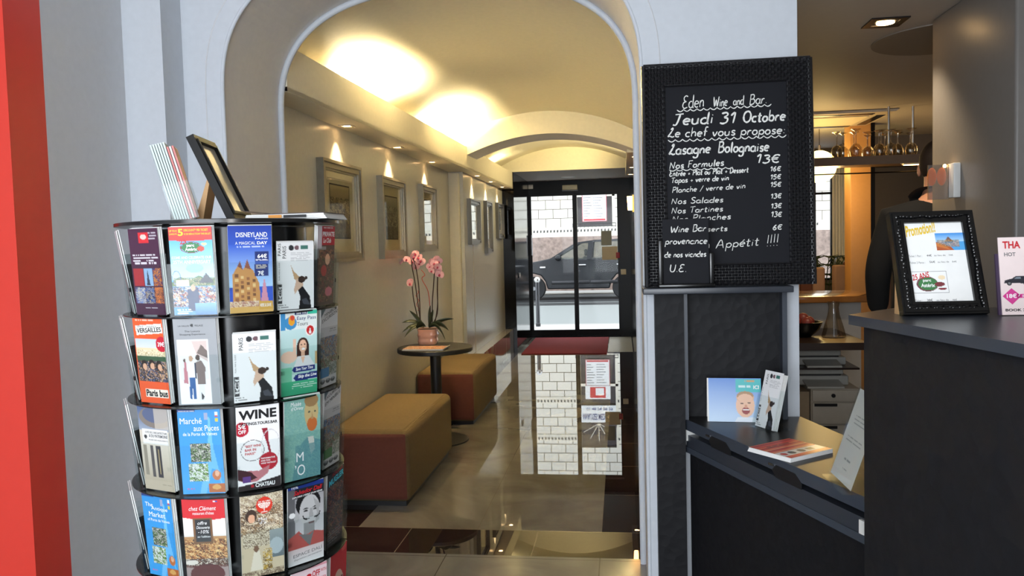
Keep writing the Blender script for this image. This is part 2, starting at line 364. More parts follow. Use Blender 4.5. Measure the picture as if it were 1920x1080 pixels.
# soffit box: hollow cove
s_ = MB()
def sof(xa, xb, z0, z1):  # slanted box
    v = []
    for y in (3.706, 10.92):
        dx = (y-3.7)*.0167
        v += [(xa(dx), y, z0), (xb(dx), y, z0), (xb(dx), y, z1), (xa(dx), y, z1)]
    s_.add(v, [(3, 2, 1, 0), (4, 5, 6, 7), (0, 1, 5, 4), (1, 2, 6, 5), (2, 3, 7, 6), (3, 0, 4, 7)])
sof(lambda d: -1.57+d-.03, lambda d: -1.57+d, 2.262, 2.485)
sof(lambda d: -1.80, lambda d: -1.57+d, 2.263, 2.285)
struct(s_.build('trim_7', M['soffit_cream']))
# vault
VX, VZ, VR = -.72, 2.80, 1.8
def vz(x): return VZ-(VR-math.sqrt(VR*VR-(x-VX)**2))
v_ = MB(); n = 48; xa_, xb_ = -1.84, .30
for i in range(n):
    p, q = xa_+(xb_-xa_)*i/n, xa_+(xb_-xa_)*(i+1)/n
    v_.add([(p, 3.69, vz(p)), (q, 3.69, vz(q)), (q, 11.0, vz(q)), (p, 11.0, vz(p))], [(3, 2, 1, 0)], smooth=True)
    v_.add([(p, 3.69, vz(p)+.06), (q, 3.69, vz(q)+.06), (q, 11.0, vz(q)+.06), (p, 11.0, vz(p)+.06)], [(0, 1, 2, 3)], smooth=True)
struct(v_.build('ceiling_vault', M['vault_cream'], recalc=False))
# transverse beam
def bz(x): return 2.58-.155*((x+.69)/.76)**2 if abs(x+.69) < 1.3 else 2.1
b_ = MB(); xs_ = [-1.62+(.24+1.62)*i/40 for i in range(41)]
poly = [(x, bz(x)) for x in xs_]+[(x, vz(x)+.03) for x in xs_[::-1]]
b_.add([(x, 7.9, z) for x, z in poly]+[(x, 8.4, z) for x, z in poly], [], None)
N_ = len(xs_)
for i in range(N_-1):
    p, q = xs_[i], xs_[i+1]
    for y in (7.9, 8.4): b_.add([(p, y, bz(p)), (q, y, bz(q)), (q, y, vz(q)+.03), (p, y, vz(p)+.03)], [(0, 1, 2, 3)])
    b_.add([(p, 7.9, bz(p)), (q, 7.9, bz(q)), (q, 8.4, bz(q)), (p, 8.4, bz(p))], [(3, 2, 1, 0)], smooth=True, mi=1)
struct(b_.build('ceiling_beam', [M['vault_cream'], M['taupe_jamb']], recalc=False))
# end wall over the door recess and recess ceiling
t_ = MB()
for i in range(40):
    p, q = -1.62+(.32+1.62)*i/40, -1.62+(.32+1.62)*(i+1)/40
    t_.add([(p, 10.9, 2.49), (q, 10.9, 2.49), (q, 10.9, max(2.49, vz(q)+.02)), (p, 10.9, max(2.49, vz(p)+.02))], [(0, 1, 2, 3)])
t_.box(-1.62, .32, 10.905, 12.95, 2.49, 2.62, mi=1)
struct(t_.build('wall_end', [M['vault_cream'], M['bar_ceiling']], recalc=False))
# right side: wall, dark panelling, soffit
struct(MB().box(.16, .30, 3.7, 8.1, 0, 3.0).build('wall_corridor_right', M['corridor_wall']))
pr = MB()
for k in range(6): pr.box(.15, .30, 8.1+k*.78, 8.1+k*.78+.775, 0, 3.0)
struct(pr.build('wall_panelled', M['black_gloss']))
struct(MB().box(.08, .30, 8.1, 10.9, 2.385, 2.50).box(.08, .30, 8.1, 8.14, 2.50, 2.63).build('trim_8', M['white_ceiling']))
# ------------------------------------------------------------------ bar room shell
struct(MB().box(.30, .66, 3.7, 9.8, 0, 2.5).build('wall_bar_left', M['grey_wall']))
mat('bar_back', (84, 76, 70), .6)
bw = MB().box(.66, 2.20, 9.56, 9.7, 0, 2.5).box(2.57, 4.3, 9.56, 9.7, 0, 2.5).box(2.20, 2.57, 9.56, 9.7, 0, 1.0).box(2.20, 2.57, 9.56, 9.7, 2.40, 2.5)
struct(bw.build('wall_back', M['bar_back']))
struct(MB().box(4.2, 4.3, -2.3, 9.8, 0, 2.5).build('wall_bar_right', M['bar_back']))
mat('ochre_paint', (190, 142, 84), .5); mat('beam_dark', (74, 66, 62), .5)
struct(MB().rbox(2.05, 2.225, 7.55, 7.75, 0, 2.5, .006).build('wall_pier', M['ochre_paint']))
struct(MB().box(2.228, 2.262, 7.56, 7.74, 0, 2.5).build('trim_9', M['black_frame']))
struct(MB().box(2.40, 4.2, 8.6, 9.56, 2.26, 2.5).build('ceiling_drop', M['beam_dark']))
wf = MB()
for x in (2.20, 2.385, 2.55): wf.box(x, x+.02, 9.57, 9.62, 1.0, 2.40)
for z in (1.0, 1.98, 2.38): wf.box(2.20, 2.57, 9.57, 9.62, z, z+.025)
win = struct(wf.build('window_1', M['black_frame']))
MB().box(2.22, 2.55, 9.60, 9.604, 1.0, 2.4).build('pane', M['clear_glass'], win)
# grey column behind the reception
col = MB(); 
col.rbox(1.467, 1.80, 3.24, 4.05, 0, 2.5, .012)
mat('column_grey', (116, 112, 108), .4, bump=(40, .04))
struct(col.build('wall_column', M['column_grey']))
# ------------------------------------------------------------------ brochure carousel
CX, CY = -1.01, 1.985
NT, PITCH_Z, Z_TOP = 12, .212, 1.573
TIERS = [1.352-.212*k for k in range(6)]
car = thing('brochure_carousel', 'tall round black brochure carousel with clear pockets by the left wall', 'brochure stand', (CX, CY, 0))
T0 = Matrix.Translation((CX, CY, 0))
MB().lathe([(.02, .03), (.19, .03), (.19, 1.56), (.02, 1.56)], 48, T0).build('core', M['black_plastic'], car)
MB().lathe([(.265, 1.566), (.277, 1.568), (.277, 1.576), (.265, 1.578)], 64, T0).build('top_disc', M['black_plastic'], car)
MB().lathe([(.25, 0), (.262, .004), (.262, .022), (.22, .03)], 64, T0).build('base', M['black_plastic'], car)
for z in TIERS: MB().lathe([(.262, z-.004), (.266, z-.003), (.266, z-.0005), (.262, z)], 64, T0).build('tier_disc', M['black_plastic'], car)
dcam = Vector((-CX, -CY, 0)).normalized(); dright = Vector((-dcam.y, dcam.x, 0))
RL = .237
def slot(phi, tier, out=0.0):
    n = math.cos(R(phi))*dcam+math.sin(R(phi))*dright
    g = FACE.get(phi, phi); m = math.cos(R(g))*dcam+math.sin(R(g))*dright
    return (CX+n.x*(RL+out), CY+n.y*(RL+out), TIERS[tier]), math.atan2(m.x, -m.y)
COLS = [9-30*2, 9-30, 9, 36, 66]
FACE = {9-30*2: -45, 9-30: -18, 9: 9, 36: 25, 66: 58}     # the pockets splay a little towards the front
pk = MB()
pk.box(-.055, .055, -.0155, -.014, .001, .125); pk.box(-.056, -.0545, -.0155, .018, .001, .15); pk.box(.0545, .056, -.0155, .018, .001, .15)
pk.box(-.055, .055, -.0155, .018, .0005, .002)
pk.box(-.056, -.046, -.0165, -.0155, .06, .07); pk.box(.046, .056, -.0165, -.0155, .06, .07)
pk.v = [tuple(Matrix.Rotation(R(4), 4, 'X') @ Vector(p)) for p in pk.v]
proto = None
for k in range(NT):
    for t in range(5):
        (x, y, z), th = slot({39: 36, 69: 66, 309: -51, 339: -21}.get(9+30*k, 9+30*k), t)
        if proto is None:
            proto = pk.build('pocket', M['acrylic'], car, world=False); o = proto
        else:
            o = proto.copy(); C.objects.link(o); o.parent = car; ROOTM[o.name] = ROOTM[car.name]
        o.location = (x-CX, y-CY, z); o.rotation_euler = (0, 0, th)
LW, LH = .099, .205
def leaflet(name, label, art, words, loc, rot, group='leaflets in the carousel pockets', wd=LW, ht=LH, th=.0022, body='white_paper', spares=2, spare_label=None, dx=0):
    t = thing(name, label, 'leaflet', loc, rot, group)
    MB().box(-wd/2, wd/2, -th/2, th/2, 0, ht).build('paper', M[body], t, world=False)
    Pp, F, c = art.mesh(-wd/2, 0, wd, ht, -th/2-.0003); art_object('cover_print', Pp, F, c, M['print_gloss'], t)
    for w_ in words:
        s, u0, v0, u1, v1, m = w_[:6]; kw = w_[6] if len(w_) > 6 else {}
        mb = text_into(MB(), s, -wd/2+u0*wd, ht*(1-v1), (u1-u0)*wd, (v1-v0)*ht, -th/2-.0007, **kw)
        mb.build('lettering', M[m], t, world=False, recalc=False)
    q = Euler(rot).to_matrix()
    for i in range(spares):
        b = MB().box(-wd/2, wd/2, -th/2, th/2, 0, ht)
        off = q @ Vector((dx+.0016*(i+1), .0042*(i+1), .0012*(i+1)))
        o = b.build('leaflet', M[body], None); o.location = Vector(loc)+off; o.rotation_euler = rot
        tag(o, 'spare behind the '+label, 'leaflet', 'spare leaflets: '+label[:40])
    return t
def put(tier, col, label, art, words, tilt=4, **kw):
    (x, y, z), th = slot(COLS[col] if 0 <= col < 5 else (9-30*2+30*col), tier, .0)
    q = Matrix.Rotation(th, 3, 'Z')
    off = q @ Vector((0, -.004, 0))
    leaflet('leaflet', label, art, words, (x+off.x, y+off.y, z+.004), (R(tilt), 0, th), **kw)
SKIN, HAIRD = (224, 172, 140), (40, 28, 24)
def A(col): return Art(60, 124, col)
# ---- tier 1
a = A((74, 36, 62)); a.rect(.34, .05, .66, .17, (214, 44, 52)).ell(.5, .1, .1, .03, (244, 200, 190)).lines(.66, .05, .95, .14, 3, (200, 190, 200)).lines(.08, .3, .95, .42, 4, (230, 224, 230), .6)
a.rect(.05, .46, .38, .66, (178, 46, 52)).rect(.4, .46, .68, .66, (150, 180, 214)).poly([(.52, .47), (.47, .65), (.58, .65)], (60, 60, 80)).mess(.7, .46, .97, .66, [(210, 130, 60), (150, 70, 50), (60, 60, 110)], 4)
a.mess(.05, .68, .38, .86, [(120, 140, 190), (90, 90, 130), (200, 190, 180)], 5).mess(.4, .68, .68, .86, [(70, 100, 160), (40, 50, 90), (180, 160, 130)], 5).mess(.7, .68, .97, .86, [(214, 120, 60), (120, 70, 60)], 4).lines(.3, .91, .8, .93, 1, (220, 210, 220))
put(0, 0, 'maroon leaflet with red square and six small photos (top tier)', a, [])
a = A((70, 182, 236)); a.grad(0, .1, 1, .6, (58, 170, 232), (196, 230, 244)).rect(0, 0, 1, .115, (222, 40, 30)).ell(.5, .13, .75, .03, (222, 40, 30))
a.ell(.5, .235, .22, .055, (30, 120, 60)).ring(.5, .235, .25, .065, (130, 40, 40), .1).ell(.72, .25, .08, .03, (200, 70, 50)).ell(.8, .2, .06, .015, (240, 220, 150))
a.ell(.55, .47, .2, .05, (140, 200, 236)).poly([(0, .62), (.2, .56), (.45, .6), (.62, .55), (.9, .6), (1, .57), (1, .75), (0, .75)], (70, 110, 50)).mess(.05, .57, 1, .68, [(70, 110, 50), (110, 130, 70), (190, 170, 130), (60, 60, 50)], 3, .8)
a.ring(.12, .57, .1, .08, (60, 90, 160), .14).poly([(.62, .64), (.8, .52), (.98, .64)], (50, 46, 60)).rect(.1, .6, .4, .67, (226, 214, 180)).rect(0, .67, 1, 1, (90, 150, 200)).mess(0, .68, 1, .9, [(214, 170, 130), (50, 60, 110), (220, 210, 200), (170, 60, 50), (90, 130, 180), (60, 44, 40)], 4).rect(.35, .7, .6, .95, (44, 54, 96)).ell(.48, .69, .06, .035, SKIN).lines(.08, .93, .45, .99, 3, (240, 240, 240)).grad(.5, .86, 1, 1, (130, 180, 226), (60, 120, 190))
put(0, 1, 'sky-blue leaflet with red and yellow discount band (top tier)', a,
    [('5', .22, .02, .34, .1, 'ink_yellow', dict(bold=.03)), ('UP TO €', .02, .03, .2, .055, 'ink_yellow', dict(bold=.02)), ('JUSQU’À', .02, .065, .2, .09, 'ink_yellow', dict(bold=.02)), ('DISCOUNT* PER TICKET', .36, .022, .92, .05, 'ink_yellow', dict(bold=.02)), ('€ DE RÉDUCTION* PAR BILLET', .36, .065, .98, .09, 'ink_yellow', dict(bold=.02)),
     ('25', .24, .15, .4, .2, 'ink_red', dict(bold=.03, skew=.25)), ('parc', .4, .2, .58, .235, 'ink_white', dict(bold=.03)), ('Astérix', .36, .235, .64, .27, 'ink_white', dict(bold=.03)),
     ('COME AND CELEBRATE OUR', .04, .33, .96, .36, 'ink_white', dict(bold=.01)), ('25TH ANNIVERSARY', .06, .375, .94, .415, 'ink_white', dict(bold=.02))])
a = A((44, 84, 190)); a.grad(0, .22, 1, .7, (50, 92, 200), (170, 206, 240)).grad(0, .0, 1, .22, (36, 66, 170), (46, 86, 190)).poly([(.08, .95), (.08, .56), (.2, .46), (.32, .5), (.42, .44), (.56, .52), (.68, .66), (.72, .95)], (196, 140, 80)).poly([(.2, .46), (.26, .4), (.32, .5)], (120, 70, 60)).poly([(.36, .48), (.42, .38), (.5, .5)], (140, 80, 60))
for j_ in range(6):
    for i_ in range(4): a.rect(.14+.13*i_, .55+.055*j_+.02*i_, .21+.13*i_, .585+.055*j_+.02*i_, [(120, 78, 50), (226, 190, 130), (150, 96, 60)][(i_+j_) % 3])
a.poly([(.7, .93), (.76, .7), (.8, .6), (.84, .7), (.9, .93)], (206, 140, 160)).mess(0, .86, .66, .93, [(206, 170, 130), (170, 120, 110), (226, 206, 180)], 3).rect(.6, .3, .92, .43, (28, 46, 110)).rect(.58, .44, .9, .58, (28, 46, 110)).rect(.6, .41, .92, .445, (60, 90, 170))
a.rect(0, .93, 1, 1, (214, 170, 96)).rect(.66, .87, .98, .97, (206, 160, 70)).lines(.2, .235, .92, .255, 1, (210, 220, 250)).lines(.62, .385, .9, .41, 2, (230, 230, 250)).lines(.62, .455, .88, .5, 3, (240, 230, 200))
put(0, 2, 'deep-blue leaflet with gold street facade and price tags (top tier)', a,
    [('DISNEYLAND', .18, .075, .9, .13, 'ink_white', dict(bold=.015)), ('PARIS', .62, .14, .92, .157, 'ink_white', dict(bold=.02)), ('A MAGICAL', .16, .18, .62, .215, 'ink_white', dict(bold=.0)), ('DAY', .66, .18, .9, .215, 'ink_white', dict(bold=.03)), ('64€', .66, .325, .88, .375, 'ink_white', dict(bold=.03)), ('7€', .66, .52, .8, .575, 'ink_white', dict(bold=.03)), ('HERE & SAVE', .69, .9, .95, .94, 'ink_white', dict(bold=.01))])
def paris_map(): 
    a = A((240, 240, 240)); a.rect(.1, .0, .105, 1, (215, 215, 215)).rect(.02, .62, .14, .9, (60, 60, 62)).mess(.03, .64, .13, .88, [(60, 60, 62), (200, 200, 200)], 2, .7)
    a.ell(.38, .09, .07, .04, (52, 54, 58)).ell(.53, .09, .06, .035, (120, 90, 96)).rect(.64, .06, .84, .115, (70, 120, 110)).lines(.36, .16, .95, .3, 6, (140, 140, 145), .35, .6)
    a.poly([(.36, .33), (.45, .44), (.62, .53), (.54, .58), (.46, .55), (.42, .46)], (196, 160, 120)).poly([(.5, .6), (.5, .56), (.58, .53), (.68, .55), (.7, .66), (.6, .7), (.63, .74), (.54, .72), (.47, .78), (.45, .7), (.47, .66)], (214, 180, 156)).ell(.66, .56, .1, .05, (60, 44, 38)).ell(.78, .54, .04, .025, (50, 38, 34)).poly([(.56, .72), (.68, .66), (.76, .72), (.88, .82), (.92, 1), (.58, 1), (.62, .82)], (28, 28, 32)).poly([(.66, .86), (.78, .84), (.9, .95), (.7, .93)], (70, 72, 80)).lines(.04, .92, .3, .98, 2, (120, 120, 120))
    return a
PW = [('PARIS', .14, .06, .24, .24, 'ink_black', dict(vertical=True)), ('PLAN  MAP &  GUIDE', .035, .3, .07, .56, 'ink_grey', dict(vertical=True)), ('ICI', .03, .66, .12, .86, 'ink_white', dict(vertical=True))]
put(0, 3, 'white leaflet with a woman in profile in black (top tier)', paris_map(), PW+[('PARIS', .02, .02, .1, .2, 'ink_black', dict(vertical=True))], ht=.165)
a = A((92, 70, 58)); a.rect(0, 0, .25, .28, (226, 214, 222)).rect(.25, 0, 1, .24, (186, 34, 50)).rect(.0, .26, .5, .4, (190, 190, 190), .5).mess(.1, .3, 1, .95, [(96, 72, 52), (150, 110, 80), (60, 40, 36), (70, 80, 50), (120, 60, 50)], 5).ell(.6, .42, .14, .07, SKIN).ell(.4, .56, .16, .07, (190, 60, 50)).ell(.7, .83, .2, .06, (214, 120, 130)).lines(.3, .02, .95, .045, 1, (240, 220, 220))
put(0, 4, 'brown photo leaflet with red title band (top tier)', a, [('PRIVATE', .28, .07, .97, .13, 'ink_white', dict(bold=.03)), ('Le Club', .32, .15, .78, .21, 'ink_white', dict(bold=.02, shear=.2))])
# ---- tier 2
a = A((236, 92, 44)); a.poly([(.08, .09), (.95, .06), (.97, .17), (.1, .2)], (244, 240, 232)).grad(.04, .24, 1, .46, (190, 206, 226), (236, 226, 206)).rect(.04, .35, 1, .44, (226, 208, 168)).mess(.04, .37, 1, .44, [(226, 208, 168), (190, 170, 130), (240, 226, 196)], 2).rect(.04, .44, 1, .5, (60, 90, 60)).mess(.04, .5, 1, .74, [(120, 80, 60), (70, 90, 130), (60, 60, 60), (226, 180, 140), (44, 36, 34)], 4)
for x_, h_ in ((.25, .55), (.5, .54), (.75, .55)): a.ell(x_, h_, .1, .06, (44, 30, 26)).ell(x_+.02, h_+.02, .07, .04, SKIN)
a.ell(.9, .3, .19, .09, (196, 30, 50)).rect(.2, .83, .95, .93, (244, 230, 214)).lines(.1, .02, .8, .045, 1, (250, 220, 200))
put(1, 0, 'orange leaflet with white plaque title and palace photo (second tier)', a, [('VISIT · VISITEZ', .14, .085, .8, .11, 'ink_grey'), ('VERSAILLES', .12, .12, .94, .175, 'ink_black', dict(bold=.02, skew=.06)), ('39€', .78, .27, 1.0, .325, 'ink_white', dict(bold=.02)), ('Paris bus', .22, .84, .94, .92, 'ink_black', dict(bold=.03))])
a = A((152, 154, 158)); a.ell(.44, .08, .035, .018, (30, 32, 36)).rect(.07, .245, .78, .985, (240, 240, 240)).rect(.1, .26, .75, .96, (226, 222, 220)).poly([(.4, .26), (.75, .26), (.75, .5), (.5, .42)], (206, 186, 180)).poly([(.5, .4), (.62, .3), (.75, .38), (.75, .46)], (110, 96, 90)).rect(.1, .7, .75, .96, (236, 236, 236)).poly([(.2, .5), (.25, .5), (.27, .75), (.17, .74)], (190, 120, 130)).ell(.21, .48, .03, .02, (90, 60, 50))
a.ell(.36, .46, .05, .035, (190, 150, 120)).poly([(.28, .52), (.43, .5), (.44, .68), (.29, .68)], (240, 240, 238)).poly([(.43, .5), (.48, .52), (.47, .7), (.43, .68)], (30, 40, 66)).poly([(.3, .68), (.43, .68), (.43, .93), (.36, .93), (.37, .76), (.33, .93), (.28, .92)], (40, 90, 150)).ell(.52, .45, .05, .035, (70, 50, 42)).poly([(.47, .5), (.6, .48), (.68, .56), (.66, .76), (.48, .76)], (120, 104, 100)).poly([(.5, .76), (.64, .76), (.62, .94), (.5, .94)], (226, 226, 228)).poly([(.55, .85), (.62, .9), (.56, .95)], (50, 50, 54))
put(1, 1, 'grey leaflet with a photo of a walking couple (second tier)', a, [('LA VALLÉE', .12, .07, .38, .09, 'ink_black'), ('VILLAGE', .5, .07, .7, .09, 'ink_black'), ('The Luxury', .26, .135, .62, .16, 'ink_black'), ('Shopping Experience', .14, .17, .74, .195, 'ink_black')])
put(1, 2, 'white leaflet with a woman in profile in black (second tier)', paris_map(), PW, ht=.165)
a = A((198, 228, 222)); a.grad(0, .22, 1, .75, (206, 236, 236), (170, 206, 196)).rect(0, 0, 1, .22, (236, 244, 240)).rect(.38, .0, .72, .045, (30, 56, 110)).rect(.74, 0, 1, .05, (60, 190, 160)).rect(0, .02, .14, .22, (70, 150, 206)).ell(.27, .14, .17, .075, (70, 150, 206)).ell(.3, .11, .09, .06, (244, 170, 50)).ell(.32, .08, .06, .03, (220, 80, 60)).ell(.8, .24, .13, .07, (250, 244, 240)).ell(.8, .24, .1, .055, (206, 44, 44)).poly([(.8, .2), (.76, .28), (.84, .28)], (250, 240, 240))
a.ell(.6, .45, .17, .13, (62, 38, 32)).rect(.43, .45, .53, .62, (62, 38, 32)).rect(.68, .45, .76, .6, (62, 38, 32)).rect(.55, .47, .65, .57, (222, 176, 146)).ell(.6, .42, .105, .075, (236, 190, 160)).ell(.61, .458, .05, .013, (250, 250, 250)).ell(.56, .405, .022, .007, (50, 34, 30)).ell(.65, .405, .022, .007, (50, 34, 30)).poly([(.36, .66), (.45, .54), (.76, .54), (.92, .66)], (222, 224, 224)).poly([(.54, .55), (.66, .55), (.6, .63)], (236, 190, 160)).rect(.34, .33, .42, .5, (238, 200, 176)).ell(.22, .54, .22, .07, (238, 200, 176)).rect(.93, .5, 1, .65, (190, 160, 110))
a.poly([(.3, .695), (.36, .66), (.93, .66), (.93, .72), (.36, .73)], (38, 52, 120)).poly([(.34, .795), (.4, .755), (1, .74), (1, .82), (.4, .835)], (38, 52, 120)).grad(0, .83, 1, 1, (70, 176, 130), (50, 150, 110)).rect(.0, .66, .3, .83, (120, 196, 160)).lines(.3, .86, 1, .94, 3, (226, 244, 234), .35)
put(1, 3, 'mint-green leaflet with a laughing woman and navy arrows (second tier)', a, [('Save 10%', .42, .008, .7, .038, 'ink_white', dict(bold=.02)), ('Easy Pass', .44, .065, .97, .12, 'ink_navy'), ('Tours', .44, .13, .74, .175, 'ink_grey'), ('Save Your Time', .4, .675, .88, .712, 'ink_white', dict(bold=.02, shear=.2, skew=.03)), ('Skip the Line', .46, .765, .98, .815, 'ink_white', dict(bold=.03, shear=.2, skew=.04))], ht=.208)
def minibus(seed, green):
    a = A((206, 206, 206)); a.poly([(0, 0), (.3, 0), (0, .12)], (90, 110, 116)).rect(0, .24, 1, .36, (186, 186, 186)).mess(0, .36, 1, .62, [(90, 130, 170), (120, 120, 110), (170, 160, 140), (60, 80, 110), (150, 100, 60)], 4, seed=seed).mess(0, .62, 1, .78, [(70, 90, 60), (130, 60, 50), (170, 170, 160), (120, 130, 100)], 4, seed=seed+1).rect(.05, .76, .55, .88, green)
    a.mess(.55, .7, 1, .86, [(150, 160, 150), (96, 110, 90), (200, 196, 190)], 4, seed=seed+2).rect(0, .88, 1, 1, (216, 216, 216))
    for x_ in (.2, .5, .78): a.ell(x_, .93, .13, .03, (70, 72, 76)).ell(x_, .915, .08, .015, (150, 156, 160))
    a.lines(.5, .27, .95, .32, 2, (120, 120, 120)).ell(.86, .02, .05, .02, (60, 60, 60)); return a
put(1, 4, 'pale grey leaflet of small photos titled MINIBUS EXCURSION! (second tier)', minibus(3, (60, 130, 180)), [('MINIBUS', .2, .07, .85, .11, 'ink_black', dict(skew=.25)), ('EXCURSION!', .06, .14, .98, .185, 'ink_black', dict(skew=.25))])
# ---- tier 3
a = A((206, 196, 180)); a.grad(0, 0, 1, .28, (70, 90, 130), (150, 160, 176)).ell(.6, .12, .55, .13, (130, 120, 112)).ell(.62, .09, .45, .1, (90, 100, 130)).rect(.55, .0, 1, .26, (196, 186, 172), .7).rect(.1, .27, .95, .44, (226, 224, 220)).grad(0, .45, 1, .88, (214, 204, 188), (186, 172, 150)).rect(.32, .46, .42, .84, (90, 84, 84)).rect(.5, .46, .66, .84, (64, 60, 64)).rect(.56, .5, .6, .8, (170, 150, 110)).rect(.08, .46, .2, .82, (150, 140, 124)).rect(.0, .88, 1, 1, (192, 178, 156)).lines(.6, .92, .95, .94, 1, (140, 130, 110)).ell(.2, .36, .05, .025, (60, 60, 60))
put(2, 0, 'stone-coloured leaflet with a dome and tall doorway (third tier)', a, [('CITÉ DE L’ARCHITECTURE', .2, .285, .94, .315, 'ink_grey', dict(bold=.01)), ('& DU PATRIMOINE', .32, .325, .94, .36, 'ink_grey', dict(bold=.02)), ('MUSÉE DES MONUMENTS', .3, .38, .94, .4, 'ink_grey')])
def market(t):
    a = A((50, 146, 214)); a.grad(0, 0, 1, 1, (52, 140, 206), (58, 158, 226)).rect(0, 0, .42, .035, (40, 60, 120)).rect(.62, .05, .7, .13, (150, 160, 190)).rect(.86, .04, .94, .08, (226, 226, 236)).rect(.86, .08, .94, .1, (200, 60, 60)).rect(.86, .11, .94, .15, (206, 190, 60)).poly([(.7, .1), (.66, .5), (.4, 1), (.55, 1), (.72, .7), (.84, .72), (.95, 1), (.98, 1), (.78, .45), (.74, .1)], (120, 190, 236), .75)
    a.mess(.25, .4, .72, .62, [(60, 80, 44), (150, 150, 140), (40, 40, 40), (206, 200, 190), (110, 140, 80)], 3, seed=5).mess(.18, .64, .64, .85, [(120, 160, 70), (200, 210, 200), (70, 90, 50), (226, 226, 226)], 3, seed=6).ell(.82, .78, .1, .06, (190, 110, 60)).ell(.83, .76, .05, .035, SKIN).rect(.62, .88, 1, .98, (180, 100, 50)).ell(.8, .92, .1, .03, (214, 160, 90)).lines(.12, .93, .3, .96, 1, (220, 60, 120))
    return a
put(2, 1, 'bright-blue flea-market leaflet with pale tower silhouette (third tier)', market(0), [('Marché', .05, .1, .56, .17, 'ink_white'), ('aux Puces', .36, .19, .95, .255, 'ink_white'), ('de la Porte de Vanves', .1, .27, .9, .31, 'ink_white'), ('MARCHÉ DE PARIS', .03, .01, .4, .028, 'ink_white')])
a = A((240, 238, 238)); a.ell(.12, .27, .17, .085, (186, 28, 52)).ring(.36, .53, .27, .125, (60, 56, 60), .05).poly([(.58, .28), (.72, .28), (.74, .45), (.8, .6), (.76, .64), (.7, .48)], (150, 30, 50)).ring(.78, .5, .22, .2, (210, 206, 208), .06).ell(.72, .68, .22, .105, (178, 30, 48))
a.poly([(0, .74), (.15, .76), (.5, .78), (.75, .72), (.7, .82), (.45, .9), (.15, .9), (0, .85)], (190, 120, 126)).poly([(0, .73), (.3, .78), (.45, .86), (.2, .9), (0, .86)], (64, 26, 34)).rect(.12, .83, .3, .9, (96, 60, 130)).poly([(0, .94), (.4, .92), (1, .87), (1, 1), (0, 1)], (42, 34, 36)).rect(.3, .935, .36, .97, (170, 30, 44))
put(2, 2, 'white wine-bar leaflet with red discount circle and pouring wine (third tier)', a, [('WINE', .06, .05, .94, .16, 'ink_black', dict(bold=.035)), ('TASTINGS.TOURS.BAR', .06, .19, .96, .225, 'ink_black', dict(bold=.03, skew=-.02)), ('5€', .04, .205, .22, .265, 'ink_white', dict(bold=.03)), ('OFF', .04, .275, .22, .32, 'ink_white', dict(bold=.03)), ('"BEST WINE', .18, .46, .56, .49, 'ink_red', dict(bold=.02)), ('BAR IN', .18, .505, .44, .535, 'ink_red', dict(bold=.02)), ('PARIS"', .18, .55, .42, .58, 'ink_red', dict(bold=.02)), ('"INFORMATIVE', .54, .63, .88, .65, 'ink_white', dict(bold=.02)), ('AND FUN', .54, .66, .76, .68, 'ink_white', dict(bold=.02)), ('WINE TASTINGS"', .54, .69, .9, .71, 'ink_white', dict(bold=.02)), ('CHATEAU', .4, .925, .86, .975, 'ink_white', dict(bold=.03))])
a = A((128, 176, 164)); a.mess(0, 0, 1, 1, [(128, 176, 164), (116, 166, 158), (142, 186, 172), (122, 172, 168)], 3, .8)
a.poly([(.2, 1), (.36, .62), (.62, .5), (1, .56), (1, 1)], (96, 146, 150)).poly([(.64, .5), (.8, .5), (.84, .66), (.72, .72)], (206, 206, 196)).ell(.74, .2, .19, .2, (190, 170, 120)).ell(.74, .06, .19, .08, (150, 120, 80)).ell(.76, .35, .14, .085, (186, 104, 54)).ell(.68, .2, .03, .012, (70, 80, 70)).ell(.84, .2, .03, .012, (70, 80, 70)).poly([(.76, .2), (.73, .29), (.8, .29)], (172, 140, 96)).mess(.3, .58, 1, 1, [(96, 146, 150), (84, 134, 144), (110, 158, 156)], 3, .8, 9)
put(2, 3, 'teal leaflet with a painted bearded man in profile (third tier)', a, [('Musée', .18, .05, .46, .1, 'ink_white'), ('d’Orsay', .18, .11, .52, .16, 'ink_white'), ('M', .32, .67, .52, .78, 'ink_white', dict(bold=.0)), ('’O', .28, .82, .56, .95, 'ink_white')], ht=.208)
put(2, 4, 'pale grey leaflet of small photos titled EXCURSÕES EM MINIBUS (third tier)', minibus(11, (70, 130, 70)), [('EXCURSÕES', .06, .075, .94, .12, 'ink_black', dict(skew=.25)), ('EM MINIBUS', .06, .15, .94, .195, 'ink_black', dict(skew=.25))])
# ---- tier 4
put(3, 0, 'blue antiques leaflet with three small photos (fourth tier)', market(1), [('The', .1, .1, .36, .15, 'ink_white'), ('Antique', .3, .14, .85, .2, 'ink_white'), ('Market', .2, .21, .75, .27, 'ink_white'), ('of Porte de Vanves', .14, .29, .88, .325, 'ink_white')])
a = A((232, 226, 220)); a.rect(0, 0, 1, .2, (206, 36, 44)).poly([(0, .2), (1, .2), (1, .24), (.5, .27), (0, .22)], (206, 36, 44)).rect(.74, .03, .84, .05, (230, 230, 236)).rect(.78, .03, .84, .05, (60, 80, 160)).grad(0, .45, 1, .72, (190, 140, 90), (150, 90, 50)).mess(0, .48, 1, .72, [(206, 150, 90), (120, 70, 40), (226, 190, 130), (80, 50, 36), (170, 110, 60)], 4).mess(0, .72, 1, .82, [(96, 60, 40), (206, 196, 180), (60, 40, 34)], 5).ell(.5, .9, .4, .12, (70, 26, 26)).rect(0, .8, 1, 1, (90, 36, 34), .7).rect(.24, .23, .68, .54, (120, 84, 52)).rect(.28, .25, .64, .52, (44, 44, 46)).ell(.15, .76, .15, .03, (214, 206, 196))
